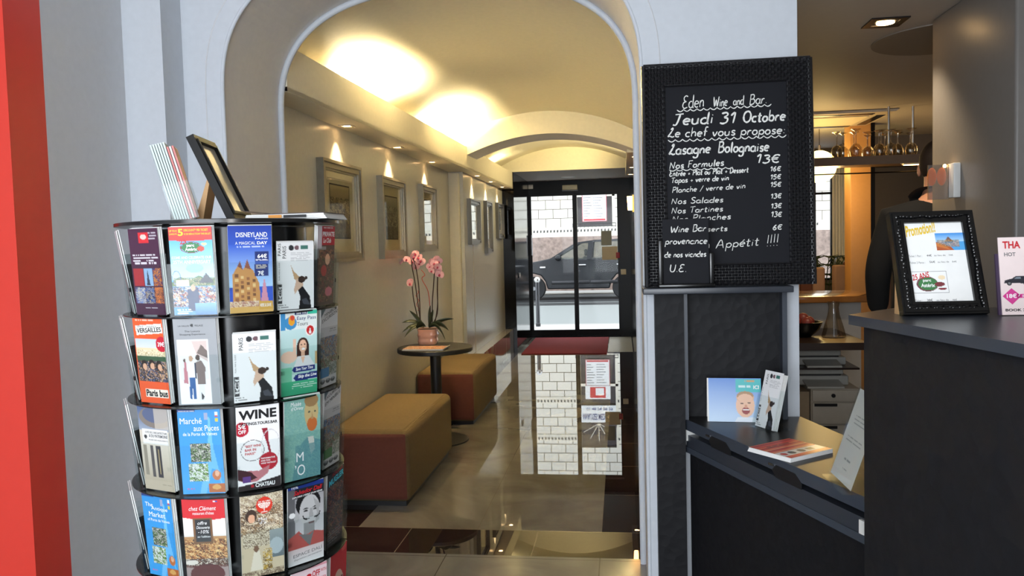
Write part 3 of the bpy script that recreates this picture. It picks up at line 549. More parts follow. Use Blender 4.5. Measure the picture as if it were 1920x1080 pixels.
put(3, 1, 'red and brown restaurant leaflet with small chalkboard (fourth tier)', a, [('chez Clément', .16, .09, .8, .14, 'ink_white', dict(shear=.25)), ('restaurant d’hôtes', .24, .155, .74, .19, 'ink_white'), ('offre', .34, .27, .56, .31, 'ink_white', dict(shear=.2)), ('Découverte', .31, .325, .62, .36, 'ink_white', dict(shear=.2)), ('-10%', .34, .375, .6, .415, 'ink_white', dict(shear=.2)), ('sur l’addition', .32, .44, .62, .465, 'ink_white')])
a = A((206, 190, 160)); a.mess(0, 0, 1, .14, [(220, 210, 186), (186, 170, 140), (150, 130, 110)], 6).mess(0, .14, 1, .48, [(120, 100, 80), (206, 190, 160), (90, 74, 62), (226, 214, 190), (160, 130, 96)], 5, seed=4).ell(.25, .26, .13, .08, (70, 54, 46)).ell(.26, .29, .08, .05, SKIN).mess(.05, .47, .72, .64, [(190, 176, 150), (120, 104, 84), (226, 214, 190)], 1, seed=8).grad(.66, .46, 1, .8, (150, 160, 160), (100, 112, 116)).ell(.82, .66, .16, .1, (170, 182, 186)).poly([(.2, .92), (.3, .68), (.42, .68), (.5, .92)], (226, 216, 196)).ell(.35, .66, .06, .04, (120, 90, 70)).mess(.5, .68, .72, .98, [(196, 160, 70), (120, 96, 60), (214, 200, 170)], 4, seed=2).mess(0, .93, 1, 1, [(130, 110, 90), (206, 190, 160)], 5)
a.ell(.56, .15, .19, .1, (216, 58, 40))
for r_ in (.13, .095, .06, .025): a.put((np.abs(np.hypot((a.x-.56), (a.y-.12)*2.05)-r_) < .012) & (a.y > .12), (246, 240, 232))
a.rect(.55, .1, .57, .22, (246, 240, 232)).rect(.48, .225, .64, .235, (246, 240, 232))
for k_ in range(7): a.rect(.56-.135+.0433*k_, .095, .56-.115+.0433*k_, .11, (246, 240, 232))
put(3, 2, 'sepia collage leaflet with a red candlestick emblem (fourth tier)', a, [('Mus', .42, .29, .62, .33, 'ink_white'), ('d’a', .44, .335, .6, .37, 'ink_white')])
a = A((206, 206, 208)); a.grad(0, .06, 1, 1, (150, 150, 154), (236, 234, 236)).rect(0, .06, .2, .75, (66, 66, 70), .8).rect(0, 0, 1, .06, (28, 52, 130)).poly([(.2, .06), (1, .06), (1, .16), (.2, .18)], (34, 34, 40)).ell(.56, .26, .34, .16, (26, 26, 28)).ell(.6, .36, .28, .2, (196, 196, 196)).ell(.24, .42, .07, .05, (180, 180, 180)).rect(.44, .5, .74, .66, (150, 150, 150)).ell(.49, .325, .08, .008, (40, 40, 40)).ell(.76, .325, .08, .008, (40, 40, 40)).ell(.49, .352, .06, .014, (90, 90, 90)).ell(.76, .352, .06, .014, (90, 90, 90)).ell(.5, .352, .025, .011, (20, 20, 20)).ell(.77, .352, .025, .011, (20, 20, 20)).poly([(.7, .2), (.88, .3), (.86, .5), (.74, .54), (.8, .4)], (170, 170, 170)).poly([(.6, .33), (.68, .33), (.7, .44), (.58, .44)], (166, 166, 166)).poly([(.64, .45), (.5, .468), (.42, .445), (.40, .40), (.425, .40), (.45, .436), (.52, .448)], (24, 24, 24)).poly([(.66, .45), (.8, .466), (.88, .44), (.9, .395), (.875, .395), (.85, .43), (.78, .446)], (24, 24, 24)).ell(.65, .51, .09, .014, (110, 90, 90)).ell(.12, .37, .08, .035, (240, 240, 240)).poly([(0, .66), (.3, .58), (.45, .66), (.72, .62), (1, .66), (1, .8), (0, .9)], (186, 90, 84)).poly([(.3, .62), (.6, .8), (.72, .62), (.6, .66)], (120, 120, 120)).grad(0, .8, 1, 1, (226, 206, 206), (240, 240, 240))
put(3, 3, 'grey portrait leaflet of a moustached man with blue top strip (fourth tier)', a, [('10%', .1, .012, .28, .045, 'ink_white', dict(bold=.02)), ('Salvador Dalí', .16, .075, .97, .13, 'ink_red', dict(shear=.3, bold=.02, skew=.04)), ('EXPLOREZ L’ESPRIT D’UN GÉNIE', .12, .14, .96, .165, 'ink_white', dict(bold=.02, skew=.04)), ('ESPACE DALÍ', .14, .855, .95, .905, 'ink_grey', dict(skew=.06)), ('Exposition permanente', .16, .925, .94, .95, 'ink_grey', dict(shear=.3, skew=.06))])
a = A((30, 28, 34)); a.mess(0, .2, 1, .9, [(30, 28, 34), (60, 40, 50), (120, 50, 50), (40, 60, 90), (140, 110, 90), (20, 18, 22)], 4).rect(0, 0, 1, .2, (20, 30, 44)).lines(.1, .8, .95, .96, 5, (120, 120, 130))
mat('ink_cyan', (70, 200, 226), .4)
put(3, 4, 'dark show leaflet with cyan lettering (fourth tier)', a, [('MUGLER', .1, .12, .98, .2, 'ink_cyan', dict(bold=.03, skew=.15)), ('FOLLIES', .3, .05, .9, .09, 'ink_red', dict(skew=.15))])
# ---- tier 5 and the edge-on column
a = A((226, 200, 206)); a.rect(0, .0, 1, .3, (232, 208, 214)).rect(0, .3, 1, 1, (190, 40, 60)).rect(0, 0, 1, .03, (214, 150, 160))
put(4, 3, 'pink leaflet with red 25€ OFF lettering in the lowest tier', a, [('25€', .06, .09, .56, .24, 'ink_red', dict(bold=.04)), ('OFF', .58, .07, .8, .15, 'ink_red', dict(bold=.02)), ('WITH', .82, .07, .98, .11, 'ink_red'), ('THIS FLYER', .58, .17, .98, .21, 'ink_red')])
a = A((200, 34, 52)); a.ell(.5, .5, .3, .2, (226, 190, 170)).ell(.8, .05, .15, .05, (220, 90, 90)).mess(.2, .4, .8, .7, [(226, 190, 170), (140, 40, 50), (240, 220, 200)], 5)
put(4, 4, 'crimson leaflet in the lowest tier at the right edge', a, [])
for t_, c_, lab in ((0, (196, 196, 200), 'grey-white leaflet seen nearly edge-on at the left of the top tier'), (1, (236, 236, 236), 'white leaflet sticking out edge-on at the left of the second tier'), (2, (226, 190, 190), 'pinkish leaflet sticking out edge-on at the left of the third tier'), (3, (214, 220, 226), 'bluish-white leaflet sticking out edge-on at the left of the fourth tier')):
    a = A(c_); a.rect(0, .4, 1, .8, tuple(max(0, v-60) for v in c_)); put(t_, -1, lab, a, [], tilt=9, spares=1)
# ------------------------------------------------------------------ things on top of the carousel
ZT_ = 1.5785
hold = thing('leaflet_holder', 'clear acrylic leaflet holder standing on top of the carousel', 'leaflet holder', (-1.125, 1.985, ZT_), (0, 0, R(24)))
TL = Matrix.Translation((0, 0, .006)) @ Matrix.Rotation(R(-15), 4, 'Y')
h = MB(); h.box(-.034, -.032, -.055, .055, 0, .212, TL); h.box(-.034, .03, -.057, -.055, 0, .10, TL); h.box(-.034, .03, .055, .057, 0, .10, TL); h.box(.028, .03, -.055, .055, 0, .085, TL)
h.build('pocket_shell', M['acrylic'], hold, world=False)
MB().box(-.045, .05, -.057, .057, 0, .002).prism([(-.045, .002), (.0, .1), (.002, .1), (-.043, .002)], -.057, .057, 'y').build('foot', M['acrylic'], hold, world=False)
mat('green_paper', (206, 218, 216), .5); mat('red_white_paper', (206, 120, 118), .45)
for k in range(9):
    red = k in (6, 8); HT = Matrix.Translation((-1.125, 1.985, ZT_)) @ Matrix.Rotation(R(24), 4, 'Z') @ TL
    o = MB().box(-.0022, .0022, -.05, .05, 0, .203-(.014 if k > 5 else 0)).build('leaflet', M['red_white_paper' if red else ('white_paper' if k > 5 else 'green_paper')])
    o.matrix_world = HT @ Matrix.Translation((-.028+.0062*k, 0, .003))
    if red: tag(o, ('red-edged leaflet, %s in the acrylic holder on the carousel' % ('outermost, nearest the black frame' if k == 8 else 'third from the black frame')), 'leaflet', 'leaflets in the top holder')
    elif k == 7: tag(o, 'white leaflet between the two red-edged ones in the acrylic holder', 'leaflet', 'leaflets in the top holder')
    else: tag(o, 'pale greenish leaflet in the stack filling the back of the acrylic holder', 'leaflet', 'greenish leaflets in the top holder')
# photo frame leaning back, facing right
mat('black_low', (16, 15, 15), .5, spec=.2)
fr = thing('picture_frame', 'small black picture frame with cardboard easel on top of the carousel', 'picture frame', (-1.0, 2.035, ZT_), (0, 0, R(11)))
FT = Matrix.Translation((-.008, 0, .004)) @ Matrix.Rotation(R(-24), 4, 'Y') @ Matrix.Rotation(R(90), 4, 'Z')   # local x -> width, -y -> facing +X
def frame_ring(mb, w2, z0, z1, bw, y0, y1, T, steps=((0, 0), )):
    mb.box(-w2, -w2+bw, y0, y1, z0, z1, T); mb.box(w2-bw, w2, y0, y1, z0, z1, T); mb.box(-w2+bw, w2-bw, y0, y1, z0, z0+bw, T); mb.box(-w2+bw, w2-bw, y0, y1, z1-bw, z1, T); return mb
g = frame_ring(MB(), .09, 0, .236, .02, -.012, .008, FT); frame_ring(g, .078, .012, .224, .008, -.016, -.01, FT); g.build('frame', M['black_low'], fr, world=False)
mat('cream_card', (214, 208, 190), .3, coat=.5); mat('cardboard', (196, 156, 110), .7)
MB().box(-.074, .074, -.006, .004, .016, .22, FT).build('picture', M['cream_card'], fr, world=False)
ea = MB(); ea.prism([(-.078, .125), (-.072, .125), (-.098, 0), (-.115, 0), (-.110, .03)], -.03, .034, 'y'); ea.build('easel', M['cardboard'], fr, world=False)
mg = thing('magazine', 'glossy magazine lying flat on the right of the carousel top', 'magazine', (-.84, 2.0, ZT_))
p_ = MB()
for i in range(5): p_.box(-.105+.001*i, .112-.002*i, -.07-.002*(i % 2), .08, .0028*i, .0028*i+.0026)
p_.build('pages', M['white_paper'], mg, world=False)
cv = MB(); ptsc = [(-.112+.22*i/16, .0145+.010*max(0, 1-i/5)**2) for i in range(17)]
cv.prism([(x, z) for x, z in ptsc]+[(x, z+.001) for x, z in ptsc[::-1]], -.073, .08, 'y'); mat('magazine_cover', (74, 40, 40), .25, noise=(40, .8)); cv.build('cover', M['magazine_cover'], mg, world=False)
sp_ = MB().box(-.04, -.005, -.0742, -.0735, .002, .012); mat('spine_orange', (226, 150, 50), .4); sp_.build('spine_patch', M['spine_orange'], mg, world=False)
MB().box(.0, .06, -.0742, -.0735, .004, .011).build('spine_title', M['ink_black'], mg, world=False)
# ------------------------------------------------------------------ benches
mat('ochre_fabric', (112, 92, 58), .9, noise=(60, .15), bump=(90, .5, 'Z')); mat('maroon_fabric', (112, 60, 46), .9, noise=(60, .12), bump=(90, .4, 'Z'))
def bench(label, x0, x1, y0, y1):
    t = thing('bench', label, 'bench', ((x0+x1)/2, (y0+y1)/2, 0), (0, 0, 0), 'upholstered benches along the left wall')
    src = MB().rbox(x0, x1, y0, y1, .025, .445, .045, 5)
    cov, end = MB(), MB()
    for f in src.f:
        p = [Vector(src.v[i]) for i in f]; n = (p[1]-p[0]).cross(p[2]-p[0]).normalized()
        tgt = end if n.y < -.72 else cov
        tgt.add([tuple(q) for q in p], [list(range(len(p)))], smooth=True)
    cov.build('cover', M['ochre_fabric'], t); end.build('end_panel', M['maroon_fabric'], t)
    MB().box(x0+.03, x1-.03, y0+.03, y1-.03, 0, .03).build('plinth', M['black_matte'], t)
bench('ochre and maroon upholstered bench nearest the carousel', -1.735, -1.23, 4.415, 5.616)
bench('ochre and maroon upholstered bench beyond the round table', -1.735, -1.225, 6.52, 7.70)
# ------------------------------------------------------------------ round table, magazine, orchid
TX, TY, TZ = -1.43, 5.99, .73
tb = thing('side_table', 'small round black pedestal table between the two benches', 'table', (TX, TY, 0))
T_ = Matrix.Translation((TX, TY, 0))
MB().lathe([(.285, .695), (.29, .70), (.29, .725), (.285, .73)], 56, T_).build('tabletop', M['black_matte'], tb)
MB().lathe([(.042, .02), (.042, .696)], 28, T_).build('pole', M['black_matte'], tb)
MB().lathe([(.235, 0), (.24, .004), (.238, .012), (.06, .024), (.046, .04)], 48, T_).build('base', M['black_matte'], tb)
mz = thing('magazine', 'orange and white magazine lying on the round black table', 'magazine', (-1.47, 5.88, TZ))
q = MB()
for i in range(4): q.box(-.165+.002*i, .15-.001*i, -.10, .09, .0025*i, .0025*i+.0023)
q.build('pages', M['white_paper'], mz, world=False)
a = Art(80, 44, (214, 150, 110)); a.mess(0, 0, 1, 1, [(226, 150, 70), (226, 196, 176), (176, 80, 60), (236, 224, 210), (200, 130, 60), (140, 80, 60)], 5, seed=12)
Pp, F, c = a.mesh(-.163, 0, .313, .19, 0, Matrix.Translation((0, -.10, .0105)) @ Matrix.Rotation(R(-90), 4, 'X')); art_object('cover', Pp, F, c, M['print_gloss'], mz)
cur = MB(); cur.prism([(.149+.02*i/6, .006+.014*math.sin(i/6*1.6)) for i in range(7)]+[(.149+.02*i/6, .004+.014*math.sin(i/6*1.6)) for i in range(6, -1, -1)], -.09, .07, 'y'); cur.build('curled_corner', M['white_paper'], mz, world=False)
S_ = 1.0215
def O(x, z, dy=0): return (x*S_, 6.18+dy, 1.5+(z-1.5)*S_-.016)
orc = thing('potted_orchid', 'pink potted orchid in a pink ridged cube pot on the round table', 'orchid', (-1.53, 6.18, TZ))
mat('pink_glaze', (226, 168, 150), .12, coat=.8); mat('orchid_leaf', (52, 62, 40), .4); mat('stem_brown', (56, 34, 26), .5); mat('petal_pink', (238, 182, 192), .55, noise=(60, .25)); mat('petal_heart', (190, 60, 90), .5); mat('red_wire', (200, 80, 66), .45); mat('moss', (40, 36, 26), .9)
pot = MB()
prof = [(.066, 0), (.070, .01), (.074, .028), (.069, .042), (.070, .055), (.076, .075), (.070, .092), (.073, .108), (.076, .122)]
for k in range(len(prof)-1):
    (r0, z0), (r1, z1) = prof[k], prof[k+1]
    def ring_(r, z, n=32): return [((abs(math.cos(t))**.4)*math.copysign(r, math.cos(t)), (abs(math.sin(t))**.4)*math.copysign(r, math.sin(t)), z) for t in [2*math.pi*i/n for i in range(n)]]
    pot.add(ring_(r0, z0)+ring_(r1, z1), [(i, (i+1) % 32, 32+(i+1) % 32, 32+i) for i in range(32)], smooth=True)
pot.add(ring_(.066, 0), [list(range(32))[::-1]]); pot.build('pot', M['pink_glaze'], orc, world=False)
MB().add(ring_(.073, .116), [list(range(32))]).build('soil', M['moss'], orc, world=False)
def leaf(p0, p1, wid, sag=.0, ty=0):
    mb = MB(); n = 10; p0, p1 = Vector(p0), Vector(p1); d = (p1-p0); side = d.cross(Vector((0, -1, 0))).normalized(); side = (side*.75+Vector((0, .66, 0))*(1 if d.x > 0 else 1)).normalized()
    vv = []
    for i in range(n+1):
        t = i/n; c = p0+d*t+Vector((0, 0, sag*4*t*(1-t))); w_ = wid*(math.sin(math.pi*(t*.86+.12))**.8)
        if i == n: w_ = .001
        vv += [c-side*w_, c+Vector((0, -.002, -.25*w_)), c+side*w_]
    ff = []
    for i in range(n): b = i*3; ff += [(b, b+1, b+4, b+3), (b+1, b+2, b+5, b+4)]
    mb.add([tuple(v) for v in vv], ff, smooth=True)
    o = mb.build('leaf', M['orchid_leaf'], orc); md = o.modifiers.new('thick', 'SOLIDIFY'); md.thickness = .002
base = O(-1.505, .895)
for (x, z, w_, sg, dy) in ((-1.634, 1.026, .016, .01, -.02), (-1.69, .933, .017, .03, -.05), (-1.679, .863, .016, .035, -.09), (-1.654, .829, .016, .04, -.12), (-1.484, 1.049, .014, .01, .03), (-1.44, 1.03, .016, .012, -.04), (-1.296, .951, .018, .02, .03), (-1.318, .873, .03, .04, -.06), (-1.339, .806, .018, .06, -.1)):
    leaf((base[0]+(.02 if x > -1.5 else -.02), 6.18+dy*.2, base[2]), O(x, z, dy), w_, sg)
leaf((base[0]-.07, 6.12, base[2]), (base[0]+.02, 6.08, base[2]+.012), .03, .03)
def stem(pts, r=.0045): 
    P_ = [Vector(O(*p)) for p in pts]; out = []
    for i in range(len(P_)-1):
        a0 = P_[max(i-1, 0)]; b0, c0 = P_[i], P_[i+1]; d0 = P_[min(i+2, len(P_)-1)]
        for k in range(6):
            t = k/6; out.append(.5*((2*b0)+(c0-a0)*t+(2*a0-5*b0+4*c0-d0)*t*t+(3*b0-a0-3*c0+d0)*t**3))
    out.append(P_[-1]); return [tuple(v) for v in out]
for pts in ([(-1.555, .90), (-1.558, 1.19), (-1.577, 1.36), (-1.60, 1.43)], [(-1.56, .90), (-1.60, 1.09), (-1.613, 1.22), (-1.625, 1.245)], [(-1.55, .90), (-1.572, 1.10), (-1.59, 1.26), (-1.607, 1.36), (-1.61, 1.42)], [(-1.46, .9), (-1.455, 1.08), (-1.443, 1.2), (-1.432, 1.31), (-1.43, 1.39)], [(-1.445, .9), (-1.416, 1.05), (-1.41, 1.2), (-1.402, 1.34)], [(-1.47, .9), (-1.418, 1.0), (-1.413, 1.18), (-1.406, 1.3)], [(-1.49, .9), (-1.475, .98), (-1.473, 1.06)]):
    MB().tube(stem(pts), .0042, 6).build('flower_stem', M['stem_brown'], orc)
MB().tube(stem([(-1.53, 1.34, -.02), (-1.502, 1.30, -.02), (-1.527, 1.27, -.02), (-1.482, 1.175, -.02), (-1.471, 1.06, -.02)]), .0028, 5).build('spiral_wire', M['red_wire'], orc)
MB().tube(stem([(-1.575+.012*math.sin(i*1.9), 1.02+i*.02, .01) for i in range(9)]), .002, 5).build('spiral_wire', M['red_wire'], orc)
fl = MB()
for ang, L_, W_, y_ in ((90, .036, .016, .004), (210, .034, .015, .004), (330, .034, .015, .004), (12, .040, .027, -.002), (168, .040, .027, -.002)):
    vv = []; n = 7
    for i in range(n+1):
        t = i/n; w_ = W_*math.sin(math.pi*(.08+.87*t))**.7; r_ = L_*t
        for s_ in (-1, 0, 1): vv.append((r_, y_-.012*t*t*(1 if s_ else .5)-.003*(s_ == 0), s_*w_))
    ff = []
    for i in range(n): b = i*3; ff += [(b, b+3, b+4, b+1), (b+1, b+4, b+5, b+2)]
    fl.add([tuple(Matrix.Rotation(R(-ang), 3, 'Y') @ Vector(v)) for v in vv], ff, smooth=True)
lip = MB().sphere(0, -.010, -.006, .009, n=10, m=6, sz=1.3)
proto = None; rng = random.Random(5)
spots = [(-1.594, 1.44), (-1.561, 1.388), (-1.605, 1.40), (-1.55, 1.43), (-1.575, 1.46), (-1.635, 1.42), (-1.59, 1.36), (-1.54, 1.405), (-1.627, 1.245), (-1.61, 1.235), (-1.424, 1.385), (-1.45, 1.40), (-1.40, 1.40), (-1.43, 1.35), (-1.40, 1.36), (-1.455, 1.36), (-1.42, 1.42), (-1.383, 1.30), (-1.39, 1.33), (-1.44, 1.33), (-1.662, 1.415)]
for i, (x, z) in enumerate(spots):
    if proto is None:
        proto = fl.build('flower', M['petal_pink'], orc, world=False); lp = lip.build('lip', M['petal_heart'], proto, world=False); o = proto
    else: o = copy_tree(proto, orc)
    wpt = Vector(O(x, z, rng.uniform(-.05, .03))); o.location = wpt-Vector(orc.location)
    o.rotation_euler = (R(rng.uniform(-25, 15)), R(rng.uniform(-20, 20)), R(rng.uniform(-35, 45))); s0 = rng.uniform(.8, 1.0) if i < 20 else .6; o.scale = (s0, s0, s0)
for k, (x, z) in enumerate(((-1.685, 1.41), (-1.70, 1.395), (-1.675, 1.425))):
    b0 = MB().sphere(*O(x, z), .011-.002*k, n=10, m=6, sz=1.25); b0.build('bud', M['petal_pink'], orc)
# ------------------------------------------------------------------ framed pictures
mat('silver_frame', (140, 133, 118), .38, .6, noise=(30, .15)); mat('frame_side', (128, 130, 130), .5); mat('mat_board', (206, 196, 170), .6)
def wall_picture(label, xw, y0, y1, z0, z1, art, dark=False, depth=.045):
    t = thing('framed_picture', label, 'picture', (xw, (y0+y1)/2, (z0+z1)/2), (0, 0, R(90)), 'framed pictures on the left corridor wall')
    W, H = (y1-y0)/2, (z1-z0)/2
    fr_ = MB()
    for k, (o0, o1, d) in enumerate(((0, .018, depth), (.018, .034, depth-.012), (.034, .05, depth-.006), (.05, .062, depth-.02))):
        frame_ring(fr_, W-o0, -H+o0, H-o0, o1-o0, -d, 0, None)
    fr_.build('frame', M['silver_frame'] if not dark else M['dark_silver'], t, world=False)
    w2, h2 = W-.06, H-.06
    MB().box(-w2, w2, -.010, -.001, -h2, h2).build('mat_board', M['mat_board'], t, world=False)
    Pp, F, c = art.mesh(-w2*.62, -h2*.66, w2*1.24, h2*1.36, -.0115); art_object('print', Pp, F, c, M['print_matt'], t)
    MB().box(-w2, w2, -.0165, -.015, -h2, h2).build('picture_glass', M['picture_glass'], t, world=False)
mat('dark_silver', (104, 100, 92), .32, .7, noise=(30, .15))
def old_photo(seed, tones):
    a = Art(70, 60, tones[0]); a.grad(0, 0, 1, .4, tones[1], tones[0]).mess(0, .25, 1, .75, tones, 4, .85, seed).mess(0, .7, 1, 1, tones[::2], 6, .8, seed+1)
    a.rect(0, 0, 1, .03, (60, 50, 40)).rect(0, .97, 1, 1, (60, 50, 40)).rect(0, 0, .025, 1, (60, 50, 40)).rect(.975, 0, 1, 1, (60, 50, 40)); return a
sep = [(120, 104, 72), (200, 184, 140), (64, 54, 36), (160, 140, 96), (90, 80, 56)]; gry = [(110, 108, 96), (180, 176, 160), (60, 60, 54), (140, 136, 120)]
wall_picture('largest silver-framed sepia street photo, nearest the carousel', -1.74, 4.475, 5.17, 1.42, 2.035, old_photo(2, sep))
wall_picture('silver-framed picture, second from the carousel, left of the orchid', -1.74, 5.63, 6.28, 1.42, 2.025, old_photo(5, gry))
wall_picture('silver-framed picture just before the pale wall strip', -1.74, 6.83, 7.38, 1.46, 2.05, old_photo(8, gry))
wall_picture('dark-framed picture just past the pale wall strip', -1.60, 8.34, 8.93, 1.512, 2.0, old_photo(11, gry), True)
wall_picture('dark-framed picture hung lowest, middle of the far three', -1.60, 9.37, 9.78, 1.405, 2.03, old_photo(14, gry), True)
wall_picture('dark-framed picture nearest the street door', -1.60, 10.27, 10.79, 1.585, 2.05, old_photo(17, gry), True)
# ------------------------------------------------------------------ recessed spots in the soffits
mat('lamp_glow', (255, 225, 170), .5, emit=((255, 205, 140), 14)); mat('lamp_warm', (255, 214, 150), .5, emit=((255, 190, 110), 9)); mat('fitting', (206, 196, 180), .4)
def recessed(label, x, y, z, on=True, power=9, ang=46, tx=0, ty=0, group='picture spots in the left soffit', col=(1, .70, .36)):
    t = thing('recessed_spotlight', label, 'spotlight', (x, y, z), (0, 0, 0), group)
    m = MB(); frame_ring_xy(m, .042, .006); m.build('trim_ring', M['fitting'], t, world=False)
    MB().lathe([(.0, -.001), (.021, -.001), (.021, -.004), (.0, -.004)], 20, cap=False).build('lamp', M['lamp_glow'], t, world=False)
    if on: spot('picture_spot', (x, y, z-.012), (x+tx, y+ty, z-1), power, ang, 1.0, col, .008)
def frame_ring_xy(m, r, h):
    k = r*.62
    m.box(-r, r, -r, -k, -h, 0).box(-r, r, k, r, -h, 0).box(-r, -k, -k, k, -h, 0).box(k, r, -k, k, -h, 0); return m
nm = ['above the largest framed photo', 'above the second framed picture', 'above the picture before the pale strip', 'above the picture past the pale strip', 'above the lowest hung picture', 'above the picture nearest the door']
for (x, y), n_ in zip(((-1.665, 4.82), (-1.665, 5.95), (-1.665, 7.08), (-1.535, 8.64), (-1.532, 9.54), (-1.528, 10.45)), nm):
    recessed('small square recessed spotlight '+n_, x, y, 2.263, True, 15, 74, -.08, 0)
for (x, y), n_ in zip(((.16, 8.5), (.15, 9.7), (.14, 10.7)), ('nearest the white pillar', 'middle one', 'nearest the street door')):
    recessed('recessed spotlight in the right soffit, '+n_, x, y, 2.385, False, group='spots in the right soffit')
dl = thing('ceiling_downlight', 'bright round downlight in the ceiling before the street door', 'ceiling light', (-.75, 11.98, 2.49))
MB().lathe([(.085, 0), (.11, 0), (.11, -.008), (.085, -.012)], 40).build('trim_ring', M['white_plastic'], dl, world=False)
MB().lathe([(0, -.004), (.085, -.004)], 40, cap=False).build('diffuser', M['lamp_glow'], dl, world=False)
spot('door_downlight', (-.75, 11.98, 2.47), (-.75, 11.98, 0), 10, 140, .8, (1, .86, .62), .06)
wl_ = thing('wall_lamp', 'small glowing wall lamp on the dark panelled right wall', 'wall lamp', (.15, 8.55, 1.9))
MB().box(-.02, 0, -.04, .04, -.09, .09).build('back_plate', M['brass'], wl_, world=False); MB().lathe([(.022, -.07), (.026, 0), (.03, .075)], 16, Matrix.Translation((-.045, 0, 0))).build('shade', M['lamp_warm'], wl_, world=False)
# ------------------------------------------------------------------ street door
struct(MB().box(-1.62, -1.44, 10.92, 12.92, 0, 2.49).build('trim_10', M['black_gloss']))
hd = struct(MB().box(-1.44, .16, 12.70, 12.92, 2.285, 2.49).box(-.012, .16, 12.70, 12.92, 0, 2.285).box(-1.44, -.012, 12.70, 12.92, -.02, .012).build('trim_11', M['black_frame']))
DOOR = {}
def leafdoor(n, x0, x1, y):
    d = struct(MB().box(x0, x0+.034, y, y+.04, .012, 2.285).box(x1-.034, x1, y, y+.04, .012, 2.285).box(x0+.034, x1-.034, y, y+.04, .012, .115).box(x0+.034, x1-.034, y, y+.04, 2.255, 2.285).build('door_%d' % n, M['black_frame']))
    DOOR[n] = d
    MB().box(x0+.03, x1-.03, y+.016, y+.022, .10, 2.26).build('pane', M['clear_glass'], d)
leafdoor(1, -1.44, -.713, 12.76); leafdoor(2, -.713, -.012, 12.80)
se = thing('door_sensor', 'cream motion sensor bar above the glass door', 'sensor', (-.775, 12.70, 2.375)); MB().rbox(-.12, .12, -.05, 0, -.04, .04, .01).build('housing', M['cream_plastic'], se, world=False); MB().box(-.125, .125, -.045, 0, -.055, -.041).build('lens', M['black_plastic'], se, world=False)
solo(MB().rbox(-1.436, -1.36, 12.685, 12.70, 2.375, 2.44, .004), 'label_plate', M['white_plastic'], 'small white plate at the left end of the door header', 'sign', (-1.40, 12.69, 2.37))
rd = thing('card_reader', 'small grey reader box on the black left door jamb', 'reader', (-1.44, 11.3, 1.06)); MB().rbox(0, .012, -.08, .08, -.035, .035, .004).build('housing', M['dark_steel'], rd, world=False); MB().box(.012, .0135, -.045, .045, -.018, .014).build('screen', M['white_plastic'], rd, world=False)
solo(MB().rbox(-.006, .078, 12.688, 12.70, .985, 1.07, .005), 'wall_switch', M['cream_plastic'], 'cream square switch right of the glass door', 'switch', (.036, 12.69, 1.03))
hm = MB().tube([(-1.405, 12.71, 1.32), (-1.405, 12.71, 1.64)], .012, 10)
for z_ in (1.35, 1.61): hm.tube([(-1.405, 12.71, z_), (-1.405, 12.762, z_)], .008, 8)
hm.build('pull_handle', M['steel'], DOOR[1])
mat('notice_grey', (150, 152, 140), .6, noise=(120, .2)); mat('notice_tan', (206, 192, 160), .6); mat('red_plastic', (170, 30, 34), .4)
solo(MB().box(-.305, -.14, 12.795, 12.799, 1.45, 1.68), 'notice', M['notice_grey'], 'grey printed notice stuck high on the right door glass', 'notice', (-.22, 12.797, 1.45), 'notices on the door glass')
solo(MB().box(-.295, -.05, 12.795, 12.799, 1.22, 1.43), 'notice', M['notice_tan'], 'tan paper notice below the grey one on the door glass', 'notice', (-.17, 12.797, 1.22), 'notices on the door glass')
solo(MB().rbox(-.075, -.015, 12.77, 12.799, 1.245, 1.335, .006), 'call_box', M['red_plastic'], 'small red emergency box at the right door edge', 'call box', (-.045, 12.79, 1.245))
mat('red_carpet', (128, 30, 36), .95, noise=(200, .25), bump=(300, .4))
solo(MB().rbox(-1.37, -.21, 10.75, 12.62, 0, .012, .005), 'doormat', M['red_carpet'], 'dark red carpet mat in front of the glass door', 'doormat', (-.79, 11.7, 0))
mat('speckled_granite', (150, 146, 130), .35, noise=(70, .7)); struct(MB().box(-.20, .14, 10.95, 12.68, 0, .003).build('trim_12', M['speckled_granite']))
# ------------------------------------------------------------------ street
mat('pavement', (196, 196, 192), .8, noise=(3, .06)); mat('asphalt', (128, 132, 130), .85, noise=(40, .12)); mat('kerb', (150, 150, 146), .8)
g_ = MB().box(-14, 12, 12.92, 14.75, -.12, -.005); struct(g_.build('floor_pavement', M['pavement']))
struct(MB().box(-14, 12, 14.75, 14.95, -.12, -.005).build('trim_13', M['kerb'])); struct(MB().box(-14, 12, 14.95, 23.2, -.2, -.06).build('floor_road', M['asphalt']))
mat('gutter', (40, 41, 42), .7)
struct(MB().box(-14, 12, 20.1, 20.9, -.07, -.056).box(-14, 12, 21.1, 22.6, -.07, -.056).build('trim_14', M['gutter']))
struct(MB().box(-14, 12, 23.2, 26, -.12, .02).build('floor_far_pavement', M['pavement']))
bo = thing('bollard', 'grey steel bollard with ball top on the pavement outside', 'bollard', (-1.52, 14.5, 0))
MB().lathe([(.045, -.005), (.045, .05), (.036, .06), (.036, .78), (.03, .80)], 20).build('post', M['dark_steel'], bo, world=False); MB().sphere(0, 0, .845, .058).build('ball_cap', M['steel'], bo, world=False)
